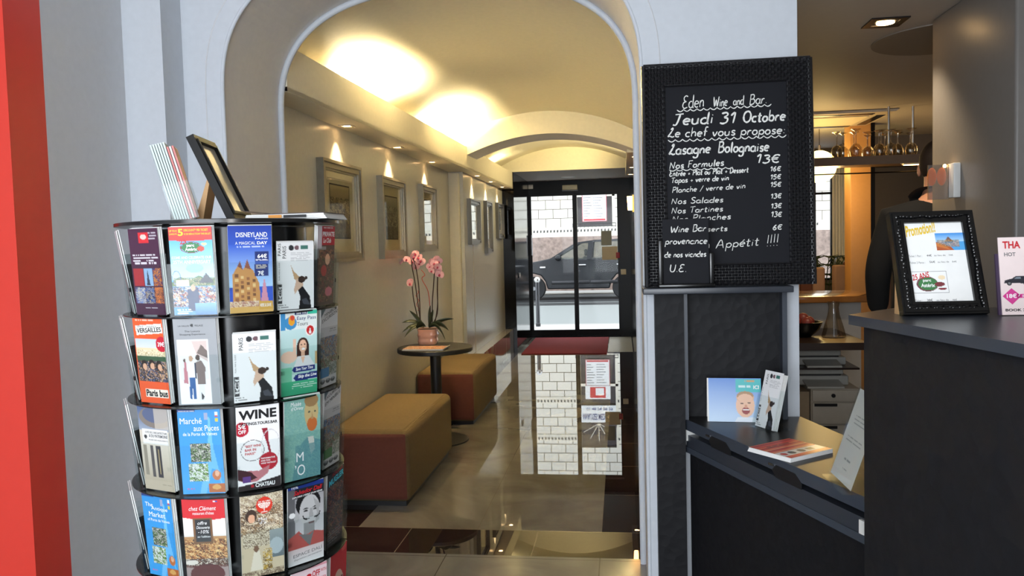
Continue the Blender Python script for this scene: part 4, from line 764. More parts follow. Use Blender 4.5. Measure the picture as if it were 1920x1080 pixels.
# facade opposite
def brick_mat(name, c, mortar, bw, bh, ms, rough=.8):
    m = bpy.data.materials.new(name); m.use_nodes = True; nt = m.node_tree; p = nt.nodes['Principled BSDF']; N = nt.nodes.new; L = nt.links.new
    tc = N('ShaderNodeTexCoord'); sp = N('ShaderNodeSeparateXYZ'); cb = N('ShaderNodeCombineXYZ'); L(tc.outputs['Object'], sp.inputs[0]); L(sp.outputs['X'], cb.inputs['X']); L(sp.outputs['Z'], cb.inputs['Y'])
    b = N('ShaderNodeTexBrick'); b.inputs['Scale'].default_value = 1; b.inputs['Brick Width'].default_value = bw; b.inputs['Row Height'].default_value = bh; b.inputs['Mortar Size'].default_value = ms; b.inputs['Mortar Smooth'].default_value = .2
    b.inputs['Color1'].default_value = (*srgb(c), 1); b.inputs['Color2'].default_value = (*srgb([v-4 for v in c]), 1); b.inputs['Mortar'].default_value = (*srgb(mortar), 1)
    L(cb.outputs[0], b.inputs['Vector']); L(b.outputs['Color'], p.inputs['Base Color']); p.inputs['Roughness'].default_value = rough
    bp = N('ShaderNodeBump'); bp.inputs['Strength'].default_value = .5; bp.inputs['Distance'].default_value = .02; bp.invert = True; L(b.outputs['Fac'], bp.inputs['Height']); L(bp.outputs['Normal'], p.inputs['Normal'])
    MATS[name] = m; return m
brick_mat('ashlar', (236, 232, 218), (120, 112, 96), .46, .285, .012)
mat('pebbledash', (150, 132, 122), .95, noise=(9, .75), bump=(14, .8)); mat('window_dark', (58, 48, 46), .15); mat('dentil_grey', (78, 78, 76), .8); mat('frieze_cream', (236, 230, 212), .7)
BY = 25.0
bl = thing('building', 'cream stone building with pebbledash base across the street', 'building', (0, BY, 0))
fc = MB()
fc.box(-12, -1.40, BY, BY+.4, 2.0, 10); fc.box(-.16, 9, BY, BY+.4, 2.0, 10); fc.box(-1.40, -.16, BY, BY+.4, 4.95, 10)
fc.build('facade', M['ashlar'], bl)
MB().box(-12, 9, BY-.04, BY+.4, 0.02, 1.70).build('pebbledash_base', M['pebbledash'], bl)
for z in (1.84, 3.42, 4.62):
    if z < 2: fz = MB().box(-12, 9, BY-.03, BY+.4, 1.70, 2.0)
    else: fz = MB().box(-12, -1.40, BY-.03, BY, z-.08, z+.12); fz.box(-.16, 9, BY-.03, BY, z-.08, z+.12)
    fo = fz.build('frieze', M['frieze_cream'], bl); dn = MB()
    for k in range(int(13/.105)):
        x = -7+.105*k
        if z < 2 or not (-1.45 < x < -.2): dn.prism([(x, z), (x+.042, z+.012), (x+.042, z+.085), (x, z+.07)], BY-.045, BY-.028, 'y')
    d_ = dn.build('dentils', M['dentil_grey'], fo); d_['kind'] = 'stuff'
wn = MB().box(-1.40, -1.32, BY-.02, BY+.2, 2.0, 4.95).box(-.24, -.16, BY-.02, BY+.2, 2.0, 4.95).box(-1.40, -.16, BY-.02, BY+.2, 2.9+.02, 3.0).build('window_frame', M['frieze_cream'], bl)
MB().box(-1.32, -.24, BY+.12, BY+.16, 2.0, 4.95).build('pane', M['window_dark'], wn)
mat('poster_white', (236, 238, 236), .5); mat('poster_edge', (190, 110, 116), .5)
po = MB().box(-1.15, -.42, BY-.03, BY+.02, 2.16, 2.98).build('poster', M['poster_white'], bl)
ed = MB(); frame_ring(ed, .38, 0, .84, .02, -.036, -.03, Matrix.Translation((-.785, BY, 2.15))); ed.build('poster_border', M['poster_edge'], po)
MB().box(-1.12, -.45, BY-.034, BY-.03, 2.18, 2.23).build('red_strip', M['ink_red'], po)
for k in range(8):
    z = 2.9-.082*k; rr = random.Random(k)
    m = MB(); x = -1.12
    while x < -1.12+rr.uniform(.12, .25): w_ = rr.uniform(.02, .04); m.box(x, x+w_, BY-.034, BY-.03, z-.022, z); x += w_+.008
    x = -.82
    while x < -.82+rr.uniform(.15, .36): w_ = rr.uniform(.02, .05); m.box(x, x+w_, BY-.034, BY-.03, z-.03, z-.012); x += w_+.01
    m.build('text_line', M['ink_grey'], po)
sg = MB().box(-1.18, -.40, BY-.05, BY+.02, 2.98, 3.40).build('clinic_sign', M['poster_white'], bl)
s2 = MB().box(-1.03, -.55, BY-.056, BY-.05, 3.02, 3.36).build('red_panel', M['ink_red'], sg)
MB().box(-.86, -.60, BY-.06, BY-.056, 3.05, 3.28).build('white_panel', M['poster_white'], s2)
bd = MB().box(-1.32, -.24, BY-.06, BY+.05, 3.60, 4.14).build('signboard', M['poster_white'], bl)
t1 = MB(); text_into(t1, 'ANALYSES MEDICALES', -1.28, 3.86, 1.0, .2, BY-.063, bold=.02); t1.build('lettering', M['ink_navy'], bd, recalc=False)
t1 = MB(); text_into(t1, '01 48 74 09 39', -1.16, 3.66, .82, .1, BY-.063, bold=.01); t1.build('lettering', M['ink_navy'], bd, recalc=False)
fan = MB().prism([(-.78+.56*math.cos(math.pi*i/24), 4.17+.56*math.sin(math.pi*i/24)) for i in range(25)], BY-.04, BY+.02, 'y').build('fanlight', M['window_dark'], bl)
fb = MB()
for k in range(1, 6): fb.tube([(-.78, BY-.05, 4.17), (-.78+.56*math.cos(math.pi*k/6), BY-.05, 4.17+.56*math.sin(math.pi*k/6))], .012, 5)
fb.build('glazing_bars', M['frieze_cream'], fan)
rl = MB()
rl.tube([(-1.46, BY-.12, 2.09), (-.14, BY-.12, 2.09)], .012, 6); rl.tube([(-1.46, BY-.12, 2.0), (-.14, BY-.12, 2.0)], .01, 6)
for k in range(12): rl.tube([(-1.46+.12*k, BY-.12, 1.97), (-1.46+.12*k, BY-.12, 2.1)], .008, 5)
rl.build('railing', M['black_matte'], bl)
# ------------------------------------------------------------------ parked car
mat('car_paint', (30, 32, 35), .3, 0, spec=.25, coat=.08); glass_mat('car_glass', (236, 240, 236), .5, .02, .4); mat('tyre', (24, 24, 25), .8); mat('alloy', (150, 152, 155), .3, .9)
ca = thing('car', 'dark grey hatchback parked across the street, seen from its side', 'car', (-.4, 22.8, -.06))
def carp(prof, y0, y1, inset_top=0):   # profile extruded across with the greenhouse leaning in
    mb = MB(); n = len(prof); v = []
    for side, y in ((-1, y0), (1, y1)):
        for x, z in prof: k = max(0, (z-.95))/.6*inset_top; v.append((x, y+(k if side < 0 else -k), z))
    mb.add(v, [list(range(n))[::-1], list(range(n, 2*n))]); mb.add(v, [(i, (i+1) % n, n+(i+1) % n, n+i) for i in range(n)]); return mb
body = [(-3.3, .30), (-3.38, .45), (-3.34, .72), (-3.2, .86), (-2.4, 1.0), (-1.95, 1.085), (-.9, 1.06), (.5, 1.12), (.84, 1.13), (.88, 1.02), (.9, .6), (.86, .32), (.5, .26), (.42, .45), (.28, .62), (.08, .68), (-.12, .62), (-.26, .45), (-.32, .24), (-2.02, .24), (-2.08, .45), (-2.2, .62), (-2.4, .68), (-2.6, .62), (-2.72, .45), (-2.8, .26)]
cb_ = carp(body, 22.0, 23.6, .18); o = cb_.build('body', M['car_paint'], ca); bv = o.modifiers.new('round', 'BEVEL'); bv.width = .035; bv.segments = 3; bv.limit_method = 'ANGLE'; bv.angle_limit = R(40)
carp([(-1.22, 1.47), (-1.12, 1.525), (-.7, 1.575), (-.05, 1.585), (.45, 1.54), (.50, 1.49), (-.05, 1.525), (-.7, 1.515)], 22.0, 23.6, .18).build('roof', M['car_paint'], ca)
def side_pane(name, pts, m, dy=.004, far=False):
    mb = MB(); n = len(pts); q = lambda z, e: (22.0+max(0, (z-.95))/.6*.18+e) if not far else (23.6-max(0, (z-.95))/.6*.18-e)
    mb.add([(x, q(z, -dy), z) for x, z in pts]+[(x, q(z, .03), z) for x, z in pts], [list(range(n))[::-1], list(range(n, 2*n))]+[(i, (i+1) % n, n+(i+1) % n, n+i) for i in range(n)]); return mb.build(name, m, ca)
for fr_ in (False, True):
    side_pane('front_pillar', [(-1.98, 1.06), (-1.84, 1.06), (-1.08, 1.50), (-1.20, 1.53)], M['car_paint'], .002, fr_)
    side_pane('door_pillar', [(-.93, 1.04), (-.80, 1.05), (-.74, 1.53), (-.88, 1.53)], M['car_paint'], .002, fr_)
    side_pane('rear_pillar', [(.22, 1.09), (.86, 1.10), (.76, 1.36), (.48, 1.54), (.10, 1.54)], M['car_paint'], .002, fr_)
    side_pane('side_window', [(-1.84, 1.06), (-1.06, 1.51), (-.86, 1.53), (-.93, 1.04)], M['car_glass'], -.01, fr_)
    side_pane('side_window', [(-.80, 1.05), (-.74, 1.53), (.10, 1.54), (.22, 1.09)], M['car_glass'], -.01, fr_)
ws = MB().add([(-1.95, 22.06, 1.08), (-1.95, 23.54, 1.08), (-1.15, 23.4, 1.51), (-1.15, 22.2, 1.51)], [(0, 1, 2, 3)]); o = ws.build('windscreen', M['car_glass'], ca); o.modifiers.new('thick', 'SOLIDIFY').thickness = .006
for x in (-.95, .1):
    MB().rbox(x-.1, x+.06, 22.25, 22.75, .7, 1.12, .05).rbox(x-.06, x+.03, 22.38, 22.62, 1.14, 1.32, .03).build('car_seat', M['black_matte'], ca)
for x0, x1 in ((-1.90, -.86), (-.84, -.10)): MB().rbox(x0, x1, 21.975, 22.01, .38, .47, .012).build('rub_strip', M['dark_steel'], ca)
for x in (-1.05, -.02):
    h_ = MB().rbox(x-.1, x+.1, 21.965, 22.01, .875, .915, .012).build('door_handle', M['steel'], ca)
MB().rbox(-2.22, -2.07, 21.985, 22.01, .83, .87, .008).build('side_repeater', M['white_plastic'], ca)
MB().sphere(-1.70, 21.88, 1.10, .1, sx=.9, sy=.9, sz=.8).build('wing_mirror', M['car_paint'], ca)
mat('gap', (14, 14, 15), .8)
for pts in ([(-1.92, .3), (-1.90, .3), (-1.72, 1.05), (-1.74, 1.05)], [(-.87, .3), (-.855, .3), (-.865, 1.04), (-.88, 1.04)]): side_pane('door_gap', pts, M['gap'], .002)
for x in (-2.4, .08):
    w_ = MB().lathe([(.20, -.01), (.30, -.02), (.325, .02), (.325, .16), (.28, .2)], 32, Matrix.Translation((x, 22.0, .265)) @ Matrix.Rotation(R(-90), 4, 'X')).build('wheel', M['tyre'], ca)
    hb = MB().lathe([(.0, -.02), (.05, -.02), (.06, 0), (.19, -.005), (.2, .03)], 28, Matrix.Translation((x, 22.0, .265)) @ Matrix.Rotation(R(-90), 4, 'X')); hb.build('hubcap', M['alloy'], w_)
MB().rbox(-3.3, -2.95, 21.985, 22.2, .66, .8, .03).build('headlamp', M['white_plastic'], ca)
# ------------------------------------------------------------------ chalk handwriting: every glyph is a few pen strokes
def arc(cx, cy, rx, ry, a0, a1, n=12): return [(cx+rx*math.cos(R(a0+(a1-a0)*i/n)), cy+ry*math.sin(R(a0+(a1-a0)*i/n))) for i in range(n+1)]
GL = {
 'a': (.5, [arc(.22, .25, .2, .25, 60, 400), [(.42, .5), (.42, .08), (.52, .02)]]), 'b': (.48, [[(.06, 1), (.05, .05)], arc(.24, .25, .19, .25, 170, -170)]), 'c': (.42, [arc(.24, .25, .2, .25, 50, 310)]),
 'd': (.5, [arc(.22, .25, .2, .25, 60, 400), [(.43, 1), (.42, .08), (.5, .02)]]), 'e': (.44, [[(.05, .26), (.4, .3)]+arc(.22, .26, .19, .25, 10, 310)]), 'f': (.36, [[(.36, .92), (.26, 1), (.17, .9), (.15, .5), (.14, 0)], [(.02, .5), (.32, .52)]]),
 'g': (.5, [arc(.22, .26, .2, .24, 60, 400), [(.43, .5), (.42, -.2), (.3, -.4), (.1, -.38), (.04, -.26)]]), 'h': (.46, [[(.06, 1), (.05, 0)], [(.05, .3), (.2, .5), (.36, .44), (.38, .02)]]), 'i': (.2, [[(.1, .5), (.09, .02)], [(.1, .68), (.12, .72)]]),
 'l': (.2, [[(.1, 1), (.08, .1), (.16, .0)]]), 'm': (.7, [[(.05, .5), (.04, 0)], [(.05, .3), (.17, .5), (.3, .44), (.31, .02)], [(.31, .3), (.44, .5), (.58, .44), (.6, .02)]]), 'n': (.46, [[(.05, .5), (.05, 0)], [(.05, .3), (.2, .5), (.36, .42), (.38, .02)]]),
 'o': (.46, [arc(.22, .25, .19, .25, 90, 450)]), 'p': (.48, [[(.06, .5), (.05, -.4)], arc(.25, .26, .19, .24, 170, -170)]), 'q': (.5, [arc(.22, .26, .2, .24, 60, 400), [(.43, .5), (.43, -.4)]]), 'r': (.36, [[(.05, .5), (.05, 0)], [(.05, .28), (.17, .48), (.33, .47)]]),
 's': (.38, [[(.34, .44), (.2, .51), (.08, .42), (.12, .3), (.28, .22), (.33, .1), (.2, 0), (.04, .06)]]), 't': (.34, [[(.16, .85), (.14, .1), (.22, .0), (.3, .05)], [(.0, .55), (.32, .57)]]), 'u': (.48, [[(.05, .5), (.06, .12), (.2, 0), (.36, .1), (.39, .5)], [(.39, .5), (.4, .02)]]), 'v': (.42, [[(.03, .5), (.19, 0), (.38, .52)]]),
 'w': (.64, [[(.03, .5), (.14, .02), (.3, .42), (.44, .02), (.6, .52)]]), 'x': (.4, [[(.03, .5), (.36, 0)], [(.36, .5), (.03, 0)]]),
 'é': (.44, [[(.05, .26), (.4, .3)]+arc(.22, .26, .19, .25, 10, 310), [(.2, .62), (.34, .78)]]),
 'A': (.7, [[(.02, .0), (.34, 1), (.6, 0)], [(.1, .36), (.56, .38)]]), 'B': (.6, [[(.1, 1), (.08, 0)], [(.04, .96), (.36, 1), (.46, .78), (.34, .56), (.1, .53)], [(.1, .53), (.46, .5), (.54, .24), (.36, .02), (.04, 0)]]), 'C': (.6, [arc(.34, .5, .3, .5, 55, 305)]), 'D': (.62, [[(.1, 1), (.08, 0)], [(.02, .98), (.36, .96), (.56, .6), (.5, .2), (.26, .0), (.02, .02)]]),
 'E': (.56, [[(.5, .92), (.3, 1), (.12, .84), (.2, .6), (.38, .54)], [(.38, .54), (.12, .46), (.04, .2), (.2, 0), (.5, .08)]]), 'F': (.5, [[(.1, 1), (.08, 0)], [(.04, .98), (.48, 1)], [(.08, .54), (.38, .56)]]), 'G': (.6, [arc(.32, .5, .28, .5, 50, 320), [(.54, .2), (.54, .44), (.36, .44)]]),
 'J': (.56, [[(.1, .96), (.58, 1)], [(.4, .98), (.3, .3), (.2, .02), (.04, .06)]]), 'L': (.56, [[(.22, .8), (.34, 1), (.38, .84), (.2, .4), (.04, .06), (.2, .1), (.4, .0), (.56, .08)]]), 'N': (.64, [[(.06, 0), (.1, .95)], [(.1, .95), (.48, .02)], [(.48, .02), (.54, 1)]]), 'O': (.68, [arc(.34, .5, .3, .5, 100, 470)]),
 'P': (.54, [[(.12, 1), (.08, 0)], [(.06, .98), (.4, 1), (.5, .76), (.36, .52), (.1, .48)]]), 'S': (.54, [[(.48, .88), (.3, 1), (.1, .84), (.2, .58), (.42, .42), (.46, .16), (.26, 0), (.04, .1)]]), 'T': (.56, [[(.02, .94), (.56, 1)], [(.3, .97), (.26, 0)]]), 'U': (.6, [[(.06, 1), (.06, .3), (.2, 0), (.42, .04), (.52, .34), (.54, 1)]]), 'W': (.86, [[(.04, 1), (.2, .02), (.42, .7), (.6, .02), (.82, 1)]]),
 '1': (.34, [[(.04, .74), (.24, 1), (.22, 0)]]), '3': (.48, [[(.06, .94), (.3, 1), (.4, .8), (.22, .56)], [(.22, .56), (.42, .44), (.4, .12), (.2, 0), (.04, .1)]]), '5': (.48, [[(.42, 1), (.12, .98), (.08, .58), (.3, .6), (.42, .34), (.28, .02), (.04, .06)]]), '6': (.48, [[(.36, 1), (.12, .6), (.06, .22), (.22, 0), (.4, .16), (.36, .42), (.16, .44), (.07, .26)]]),
 '€': (.56, [arc(.34, .5, .26, .46, 50, 310), [(.0, .6), (.44, .62)], [(.0, .42), (.4, .44)]]), '+': (.44, [[(.04, .3), (.4, .3)], [(.22, .5), (.22, .1)]]), '/': (.4, [[(.02, -.1), (.38, 1)]]), '.': (.2, [[(.08, .02), (.12, .05)]]), ':': (.2, [[(.08, .06), (.11, .1)], [(.1, .4), (.13, .44)]]), '!': (.26, [[(.14, 1), (.1, .3)], [(.08, .04), (.11, .08)]]), '(': (.3, []), ' ': (.3, []),
}
def smooth(pts, k=4):
    if len(pts) < 3: return pts
    P_ = [Vector((p[0], p[1])) for p in pts]; out = []
    for i in range(len(P_)-1):
        a, b, c, d = P_[max(i-1, 0)], P_[i], P_[i+1], P_[min(i+2, len(P_)-1)]
        for j in range(k):
            t = j/k; q = .5*((2*b)+(c-a)*t+(2*a-5*b+4*c-d)*t*t+(3*b-a-3*c+d)*t**3); out.append((q.x, q.y))
    out.append(tuple(pts[-1])); return out
def ribbon(mb, pts, wd, y):
    P_ = [Vector((p[0], 0, p[1])) for p in pts]; n = len(P_)
    if n < 2: return
    vv = []
    for i, p in enumerate(P_):
        d = (P_[min(i+1, n-1)]-P_[max(i-1, 0)]); d = d.normalized() if d.length > 1e-9 else Vector((1, 0, 0)); s = Vector((-d.z, 0, d.x))*wd/2*(.8+.4*((i*7919) % 10)/10)
        if i in (0, n-1): s *= .7
        vv += [(p+s), (p-s)]
    mb.add([(v.x, y, v.z) for v in vv], [(2*i, 2*i+1, 2*i+3, 2*i+2) for i in range(n-1)])
def chalk(mb, s, x0, z0, x1, z1, size, wd=.0035, y=0, rnd=random.Random(3)):
    """words fitted from (x0,z0) to (x1,z1) along the baseline, capital height size"""
    adv = sum(GL[ch][0]+.06 for ch in s); sx = (x1-x0)/adv; cx = 0
    for ch in s:
        w_, st = GL[ch]; jit = rnd.uniform(-.04, .04)
        for p in st:
            pts = [(x0+(cx+u+.12*v)*sx, z0+(z1-z0)*((cx+u)/adv)+(v*(1+jit)+jit*.4)*size) for u, v in smooth(p)]
            ribbon(mb, pts, wd, y)
        cx += w_+.06
    return mb
def wavy(mb, x0, z0, x1, z1, amp, n, wd, y):
    pts = []
    for i in range(n*6+1):
        t = i/(n*6); pts.append((x0+(x1-x0)*t, z0+(z1-z0)*t-amp*abs(math.sin(t*n*math.pi))))
    ribbon(mb, pts, wd, y)
# ------------------------------------------------------------------ chalkboard in woven frame
cbx = thing('chalkboard', 'large menu chalkboard in black woven frame leaning on the white pillar', 'chalkboard', (.399, 3.055, 1.3275), (R(-3.5), 0, 0))
mat('wicker', (24, 24, 27), .34, spec=.5, noise=(90, .4))
wk = MB(); BW_, BH_ = .302, .832; IX0, IX1, IZ0, IZ1 = -.228, .222, .078, .752
wk.box(-BW_, IX0, -.006, .022, 0, BH_); wk.box(IX1, BW_, -.006, .022, 0, BH_); wk.box(IX0, IX1, -.006, .022, 0, IZ0); wk.box(IX0, IX1, -.006, .022, IZ1, BH_)
def pillow(x, z, w_, h_):
    vv = []; 
    for j, (b, yb) in enumerate(((0, -.005), (.22, -.0125), (.5, -.015), (.78, -.0125), (1, -.005))):
        for k, a in enumerate((0, .5, 1)): vv.append((x+b*w_, yb-(.003 if k == 1 else 0), z+a*h_))
    wk.add(vv, [(j*3+k, j*3+k+1, j*3+k+4, j*3+k+3) for j in range(4) for k in range(2)], smooth=True)
pw, ph = .023, .0108
for r_ in range(int(BH_/ph)):
    z = r_*ph; x = -BW_-(pw/2 if r_ % 2 else 0)
    while x < BW_:
        xa, xb = max(x, -BW_), min(x+pw*.94, BW_); zc = z+ph/2
        if xb-xa > .004 and not (IX0-.004 < (xa+xb)/2 < IX1+.004 and IZ0-.002 < zc < IZ1+.002): pillow(xa, z+.0006, xb-xa, ph*.86)
        x += pw
for s_ in (-1, 1): wk.tube([(s_*(BW_-.002), 0, 0), (s_*(BW_-.002), 0, BH_)], .012, 8)
wk.tube([(-BW_, 0, BH_-.004), (BW_, 0, BH_-.004)], .012, 8); wk.tube([(-BW_, 0, .01), (BW_, 0, .01)], .011, 8)
wk.tube([(IX0, -.004, IZ0), (IX0, -.004, IZ1), (IX1, -.004, IZ1), (IX1, -.004, IZ0), (IX0, -.004, IZ0)], .006, 6)
wk.build('woven_frame', M['wicker'], cbx, world=False)
MB().box(IX0-.004, IX1+.004, .0, .012, IZ0-.004, IZ1+.004).build('slate', M['slate'], cbx, world=False)
KB = .000825
def bx(xc): return (xc-393)*KB
def bz_(xc, yc): return (1024-.023*(xc-393)-yc)*KB
def line_(name, items, waves=()):
    mb = MB()
    for s, x0, y0, x1, y1, sz, wd in items: chalk(mb, s, bx(x0), bz_(x0, y0), bx(x1), bz_(x1, y1), sz*KB, wd*KB, -.0012)
    for x0, y0, x1, y1, amp, n in waves: wavy(mb, bx(x0), bz_(x0, y0), bx(x1), bz_(x1, y1), amp*KB, n, 4.2*KB, -.0012)
    mb.build(name, M['chalk'], cbx, world=False, recalc=False)
line_('chalk_heading', [('Eden', 198, 220, 298, 214, 58, 4.6), ('Wine', 336, 216, 400, 212, 44, 4.6), ('and', 424, 210, 472, 209, 40, 4.2), ('Bar.', 494, 210, 574, 205, 44, 4.6)], [(175, 226, 590, 210, 9, 14)])
for it in [('Jeudi', 152, 296, 338, 290, 52, 7.5), ('31', 360, 294, 436, 290, 48, 7.5), ('Octobre', 464, 290, 652, 284, 48, 7.5)]: line_('chalk_date', [it])
line_('chalk_line', [('Le chef vous propose:', 130, 350, 650, 344, 40, 5.5)], [(132, 362, 652, 350, 10, 16)])
for it in [('Lasagne', 134, 430, 322, 424, 46, 7), ('Bolognaise', 352, 424, 578, 420, 46, 7)]: line_('chalk_dish', [it])
line_('chalk_price', [('13€', 516, 474, 624, 474, 36, 6.5)])
line_('chalk_line', [('Nos Formules', 135, 494, 380, 482, 30, 5)], [(135, 498, 416, 490, 7, 9)])
for s, x0, y0, x1, y1, sz, wd in [('Entrée + Plat ou Plat + Dessert', 135, 528, 486, 514, 24, 4.6), ('Tapas + verre de vin', 142, 558, 400, 549, 24, 4.4), ('Planche / verre de vin', 145, 603, 472, 586, 25, 3.8), ('Nos Salades', 140, 655, 374, 647, 26, 4), ('Nos Tartines', 140, 698, 372, 688, 26, 4), ('Nos Planches', 142, 736, 406, 724, 26, 4), ('Nos Desserts', 142, 786, 390, 777, 24, 4), ('Bon', 220, 858, 312, 856, 36, 4.2), ('Appétit', 334, 858, 526, 843, 38, 4.2), ('!!!!', 556, 850, 612, 846, 54, 4)]:
    line_('chalk_line', [(s, x0, y0, x1, y1, sz, wd)])
for s, y0 in (('16€', 512), ('15€', 548), ('15€', 582), ('13€', 634), ('13€', 678), ('13€', 717), ('6€', 775)):
    line_('chalk_price', [(s, 578 if len(s) > 2 else 584, y0, 627, y0-2, 20 if y0 < 700 else 22, 4.2)])
# small chalk sign on the shelf
ss = thing('table_sign', 'small black chalk sign standing on the dark shelf before the big chalkboard', 'sign', (.232, 2.985, 1.3275))
MB().rbox(-.098, .104, -.03, .03, 0, .014, .004).build('base', M['black_plastic'], ss, world=False)
for x, h_ in ((-.088, .175), (.094, .125)): MB().rbox(x-.009, x+.009, -.014, .014, .012, h_, .004).build('post', M['black_plastic'], ss, world=False)
MB().box(-.08, .085, -.004, .004, .014, .25).build('slate', M['slate'], ss, world=False)
KS = .000802
for s, x0, y0, x1, y1, sz in [('Wine Bar', 132, 772, 294, 764, 30), ('provenance', 108, 824, 298, 822, 30), ('de nos viandes', 105, 884, 292, 880, 26), ('U.E.', 126, 950, 206, 950, 32)]:
    mb = chalk(MB(), s, (x0-197)*KS, (1026-.02*(x0-197)-y0)*KS-.004, (x1-197)*KS, (1026-.02*(x1-197)-y1)*KS-.004, sz*KS, 4.4*KS, -.0046); mb.build('chalk_line', M['chalk'], ss, world=False, recalc=False)
# ------------------------------------------------------------------ reception desk
mat('black_hide', (22, 22, 25), .55, spec=.22, noise=(25, .25), bump=(28, .16, 'voronoi')); mat('slab_grey', (50, 54, 62), .32, noise=(30, .08)); mat('desktop_black', (28, 27, 27), .36, spec=.35); mat('edge_blue', (58, 64, 74), .35)
dk = thing('reception_desk', 'black reception desk unit fixed to the white pillar, with lower writing top', 'desk', (.4, 2.9, 0))
MB().box(.124, .231, 3.06, 3.149, 0, 1.305).build('end_panel', M['black_hide'], dk)
MB().box(.231, .245, 3.07, 3.149, .818, 1.305).build('post', M['edge_blue'], dk); MB().box(.592, .61, 3.08, 3.149, .818, 1.305).build('post', M['edge_blue'], dk)
MB().box(.245, .592, 3.132, 3.149, .818, 1.305).build('back_panel', M['black_hide'], dk)
MB().rbox(.078, .607, 2.945, 3.149, 1.305, 1.3275, .003).build('shelf', M['slab_grey'], dk)
top = [(.226, 3.13), (.226, 3.105), (.655, 2.08), (.95, 2.08), (.667, 3.13)]
MB().prism(top, .777, .818, 'z').build('desktop', M['desktop_black'], dk)
fd = Vector((.655-.226, 2.08-3.105, 0)).normalized(); nd = Vector((fd.y, -fd.x, 0))   # along the front edge, and outward (towards -x)
if nd.x > 0: nd = -nd
def frontbox(s0, s1, z0, z1, out0, out1):
    A0 = Vector((.226, 3.105, 0)); mb = MB(); v = []
    for s in (s0, s1):
        for o in (out0, out1):
            for z in (z0, z1): p = A0+fd*s+nd*o; v.append((p.x, p.y, z))
    return mb.add(v, [(0, 1, 3, 2), (4, 6, 7, 5), (0, 4, 5, 1), (2, 3, 7, 6), (0, 2, 6, 4), (1, 5, 7, 3)])
frontbox(.0, 1.11, .777, .8178, -.002, .0015).build('edge_band', M['edge_blue'], dk)
tr = frontbox(.02, 1.10, .712, .757, -.30, -.004).build('keyboard_tray', M['slab_grey'], dk)
frontbox(.0, 1.11, .690, .712, -.30, .0).build('tray_rail', M['edge_blue'], dk)
frontbox(.008, .03, .735, .777, -.05, .003).build('runner', M['white_plastic'], dk); frontbox(1.003, 1.022, .715, .752, -.05, .004).build('runner', M['white_plastic'], dk)
for s in (.20, .60):
    nt = MB(); A0 = Vector((.226, 3.105, 0))
    pl = [(s, .777), (s+.02, .757), (s+.15, .757), (s+.15, .777), (s+.12, .797), (s+.02, .797)]
    vv = [A0+fd*a+nd*o for o in (-.001, .0024) for a, z in pl]; vv = [(p.x, p.y, pl[i % 6][1]) for i, p in enumerate(vv)]
    nt.add(vv, [list(range(6))[::-1], list(range(6, 12))]+[(i, (i+1) % 6, 6+(i+1) % 6, 6+i) for i in range(6)]); nt.build('finger_pull', M['ink_black'], dk)
    frontbox(s-.015, s+.012, .79, .797, .0, .006).build('catch', M['steel'], dk)
frontbox(.03, 1.11, 0, .69, -.03, -.012).build('front_panel', M['black_hide'], dk)
ct = thing('reception_counter', 'tall black textured reception counter with grey top at the right', 'counter', (.8, 1.5, 0))
MB().prism([(.485, 1.805), (.633, 1.96), (.845, 1.93), (1.18, 1.6), (1.18, .85), (.70, .85)], 1.309, 1.33, 'z').build('countertop', M['slab_grey'], ct)
MB().prism([(.513, 1.792), (.637, 1.925), (.835, 1.90), (1.16, 1.58), (1.16, .88), (.718, .88)], 0, 1.309, 'z').build('body', M['black_hide'], ct)
# ------------------------------------------------------------------ things on the counter
pf = thing('picture_frame', 'ornate black picture frame with white promotion sheet on the tall counter', 'picture frame', (.662, 1.755, 1.332), (R(-19), 0, R(4)))
g = MB(); W2, H2 = .086, .226; frame_ring(g, W2, 0, H2, .024, -.008, .012, None); frame_ring(g, W2-.004, .004, H2-.004, .007, -.013, -.006, None); frame_ring(g, W2-.02, .02, H2-.02, .006, -.011, -.004, None); g.build('frame', M['black_plastic'], pf, world=False)
cvg = MB(); rr = random.Random(9)
def carve(xa, za, xb, zb, n):
    for i in range(n):
        t = (i+.5)/n; x, z = xa+(xb-xa)*t, za+(zb-za)*t; k = rr.uniform(.75, 1.2)
        cvg.sphere(x+rr.uniform(-.0015, .0015), -.0105, z+rr.uniform(-.0015, .0015), .0042*k, n=8, m=5, sx=1.25 if za == zb else .8, sz=.8 if za == zb else 1.25, sy=.8)
        if i % 2: cvg.sphere(x+(0 if za == zb else .004), -.0105, z+(.004 if za == zb else 0), .0022, n=6, m=4)
carve(-W2+.02, .012, W2-.02, .012, 20); carve(-W2+.02, H2-.012, W2-.02, H2-.012, 20); carve(-W2+.012, .01, -W2+.012, H2-.01, 30); carve(W2-.012, .01, W2-.012, H2-.01, 30)
cvg.build('carving', M['black_plastic'], pf, world=False)
SW, SH = W2-.022, H2-.022
sh = MB().box(-SW, SW, -.004, .004, .022, SH).build('sheet', M['white_paper'], pf, world=False)
yy = -.0045; sw = 2*SW; shh = SH-.022
def sx_(u): return -SW+u*sw
def sz_(v): return SH-v*shh
mat('promo_yellow', (226, 190, 50), .5)
text_into(MB(), 'Promotion!!', sx_(.06), sz_(.19), .48*sw, .14*shh, yy, bold=.03, skew=.16).build('lettering', M['promo_yellow'], sh, world=False, recalc=False)
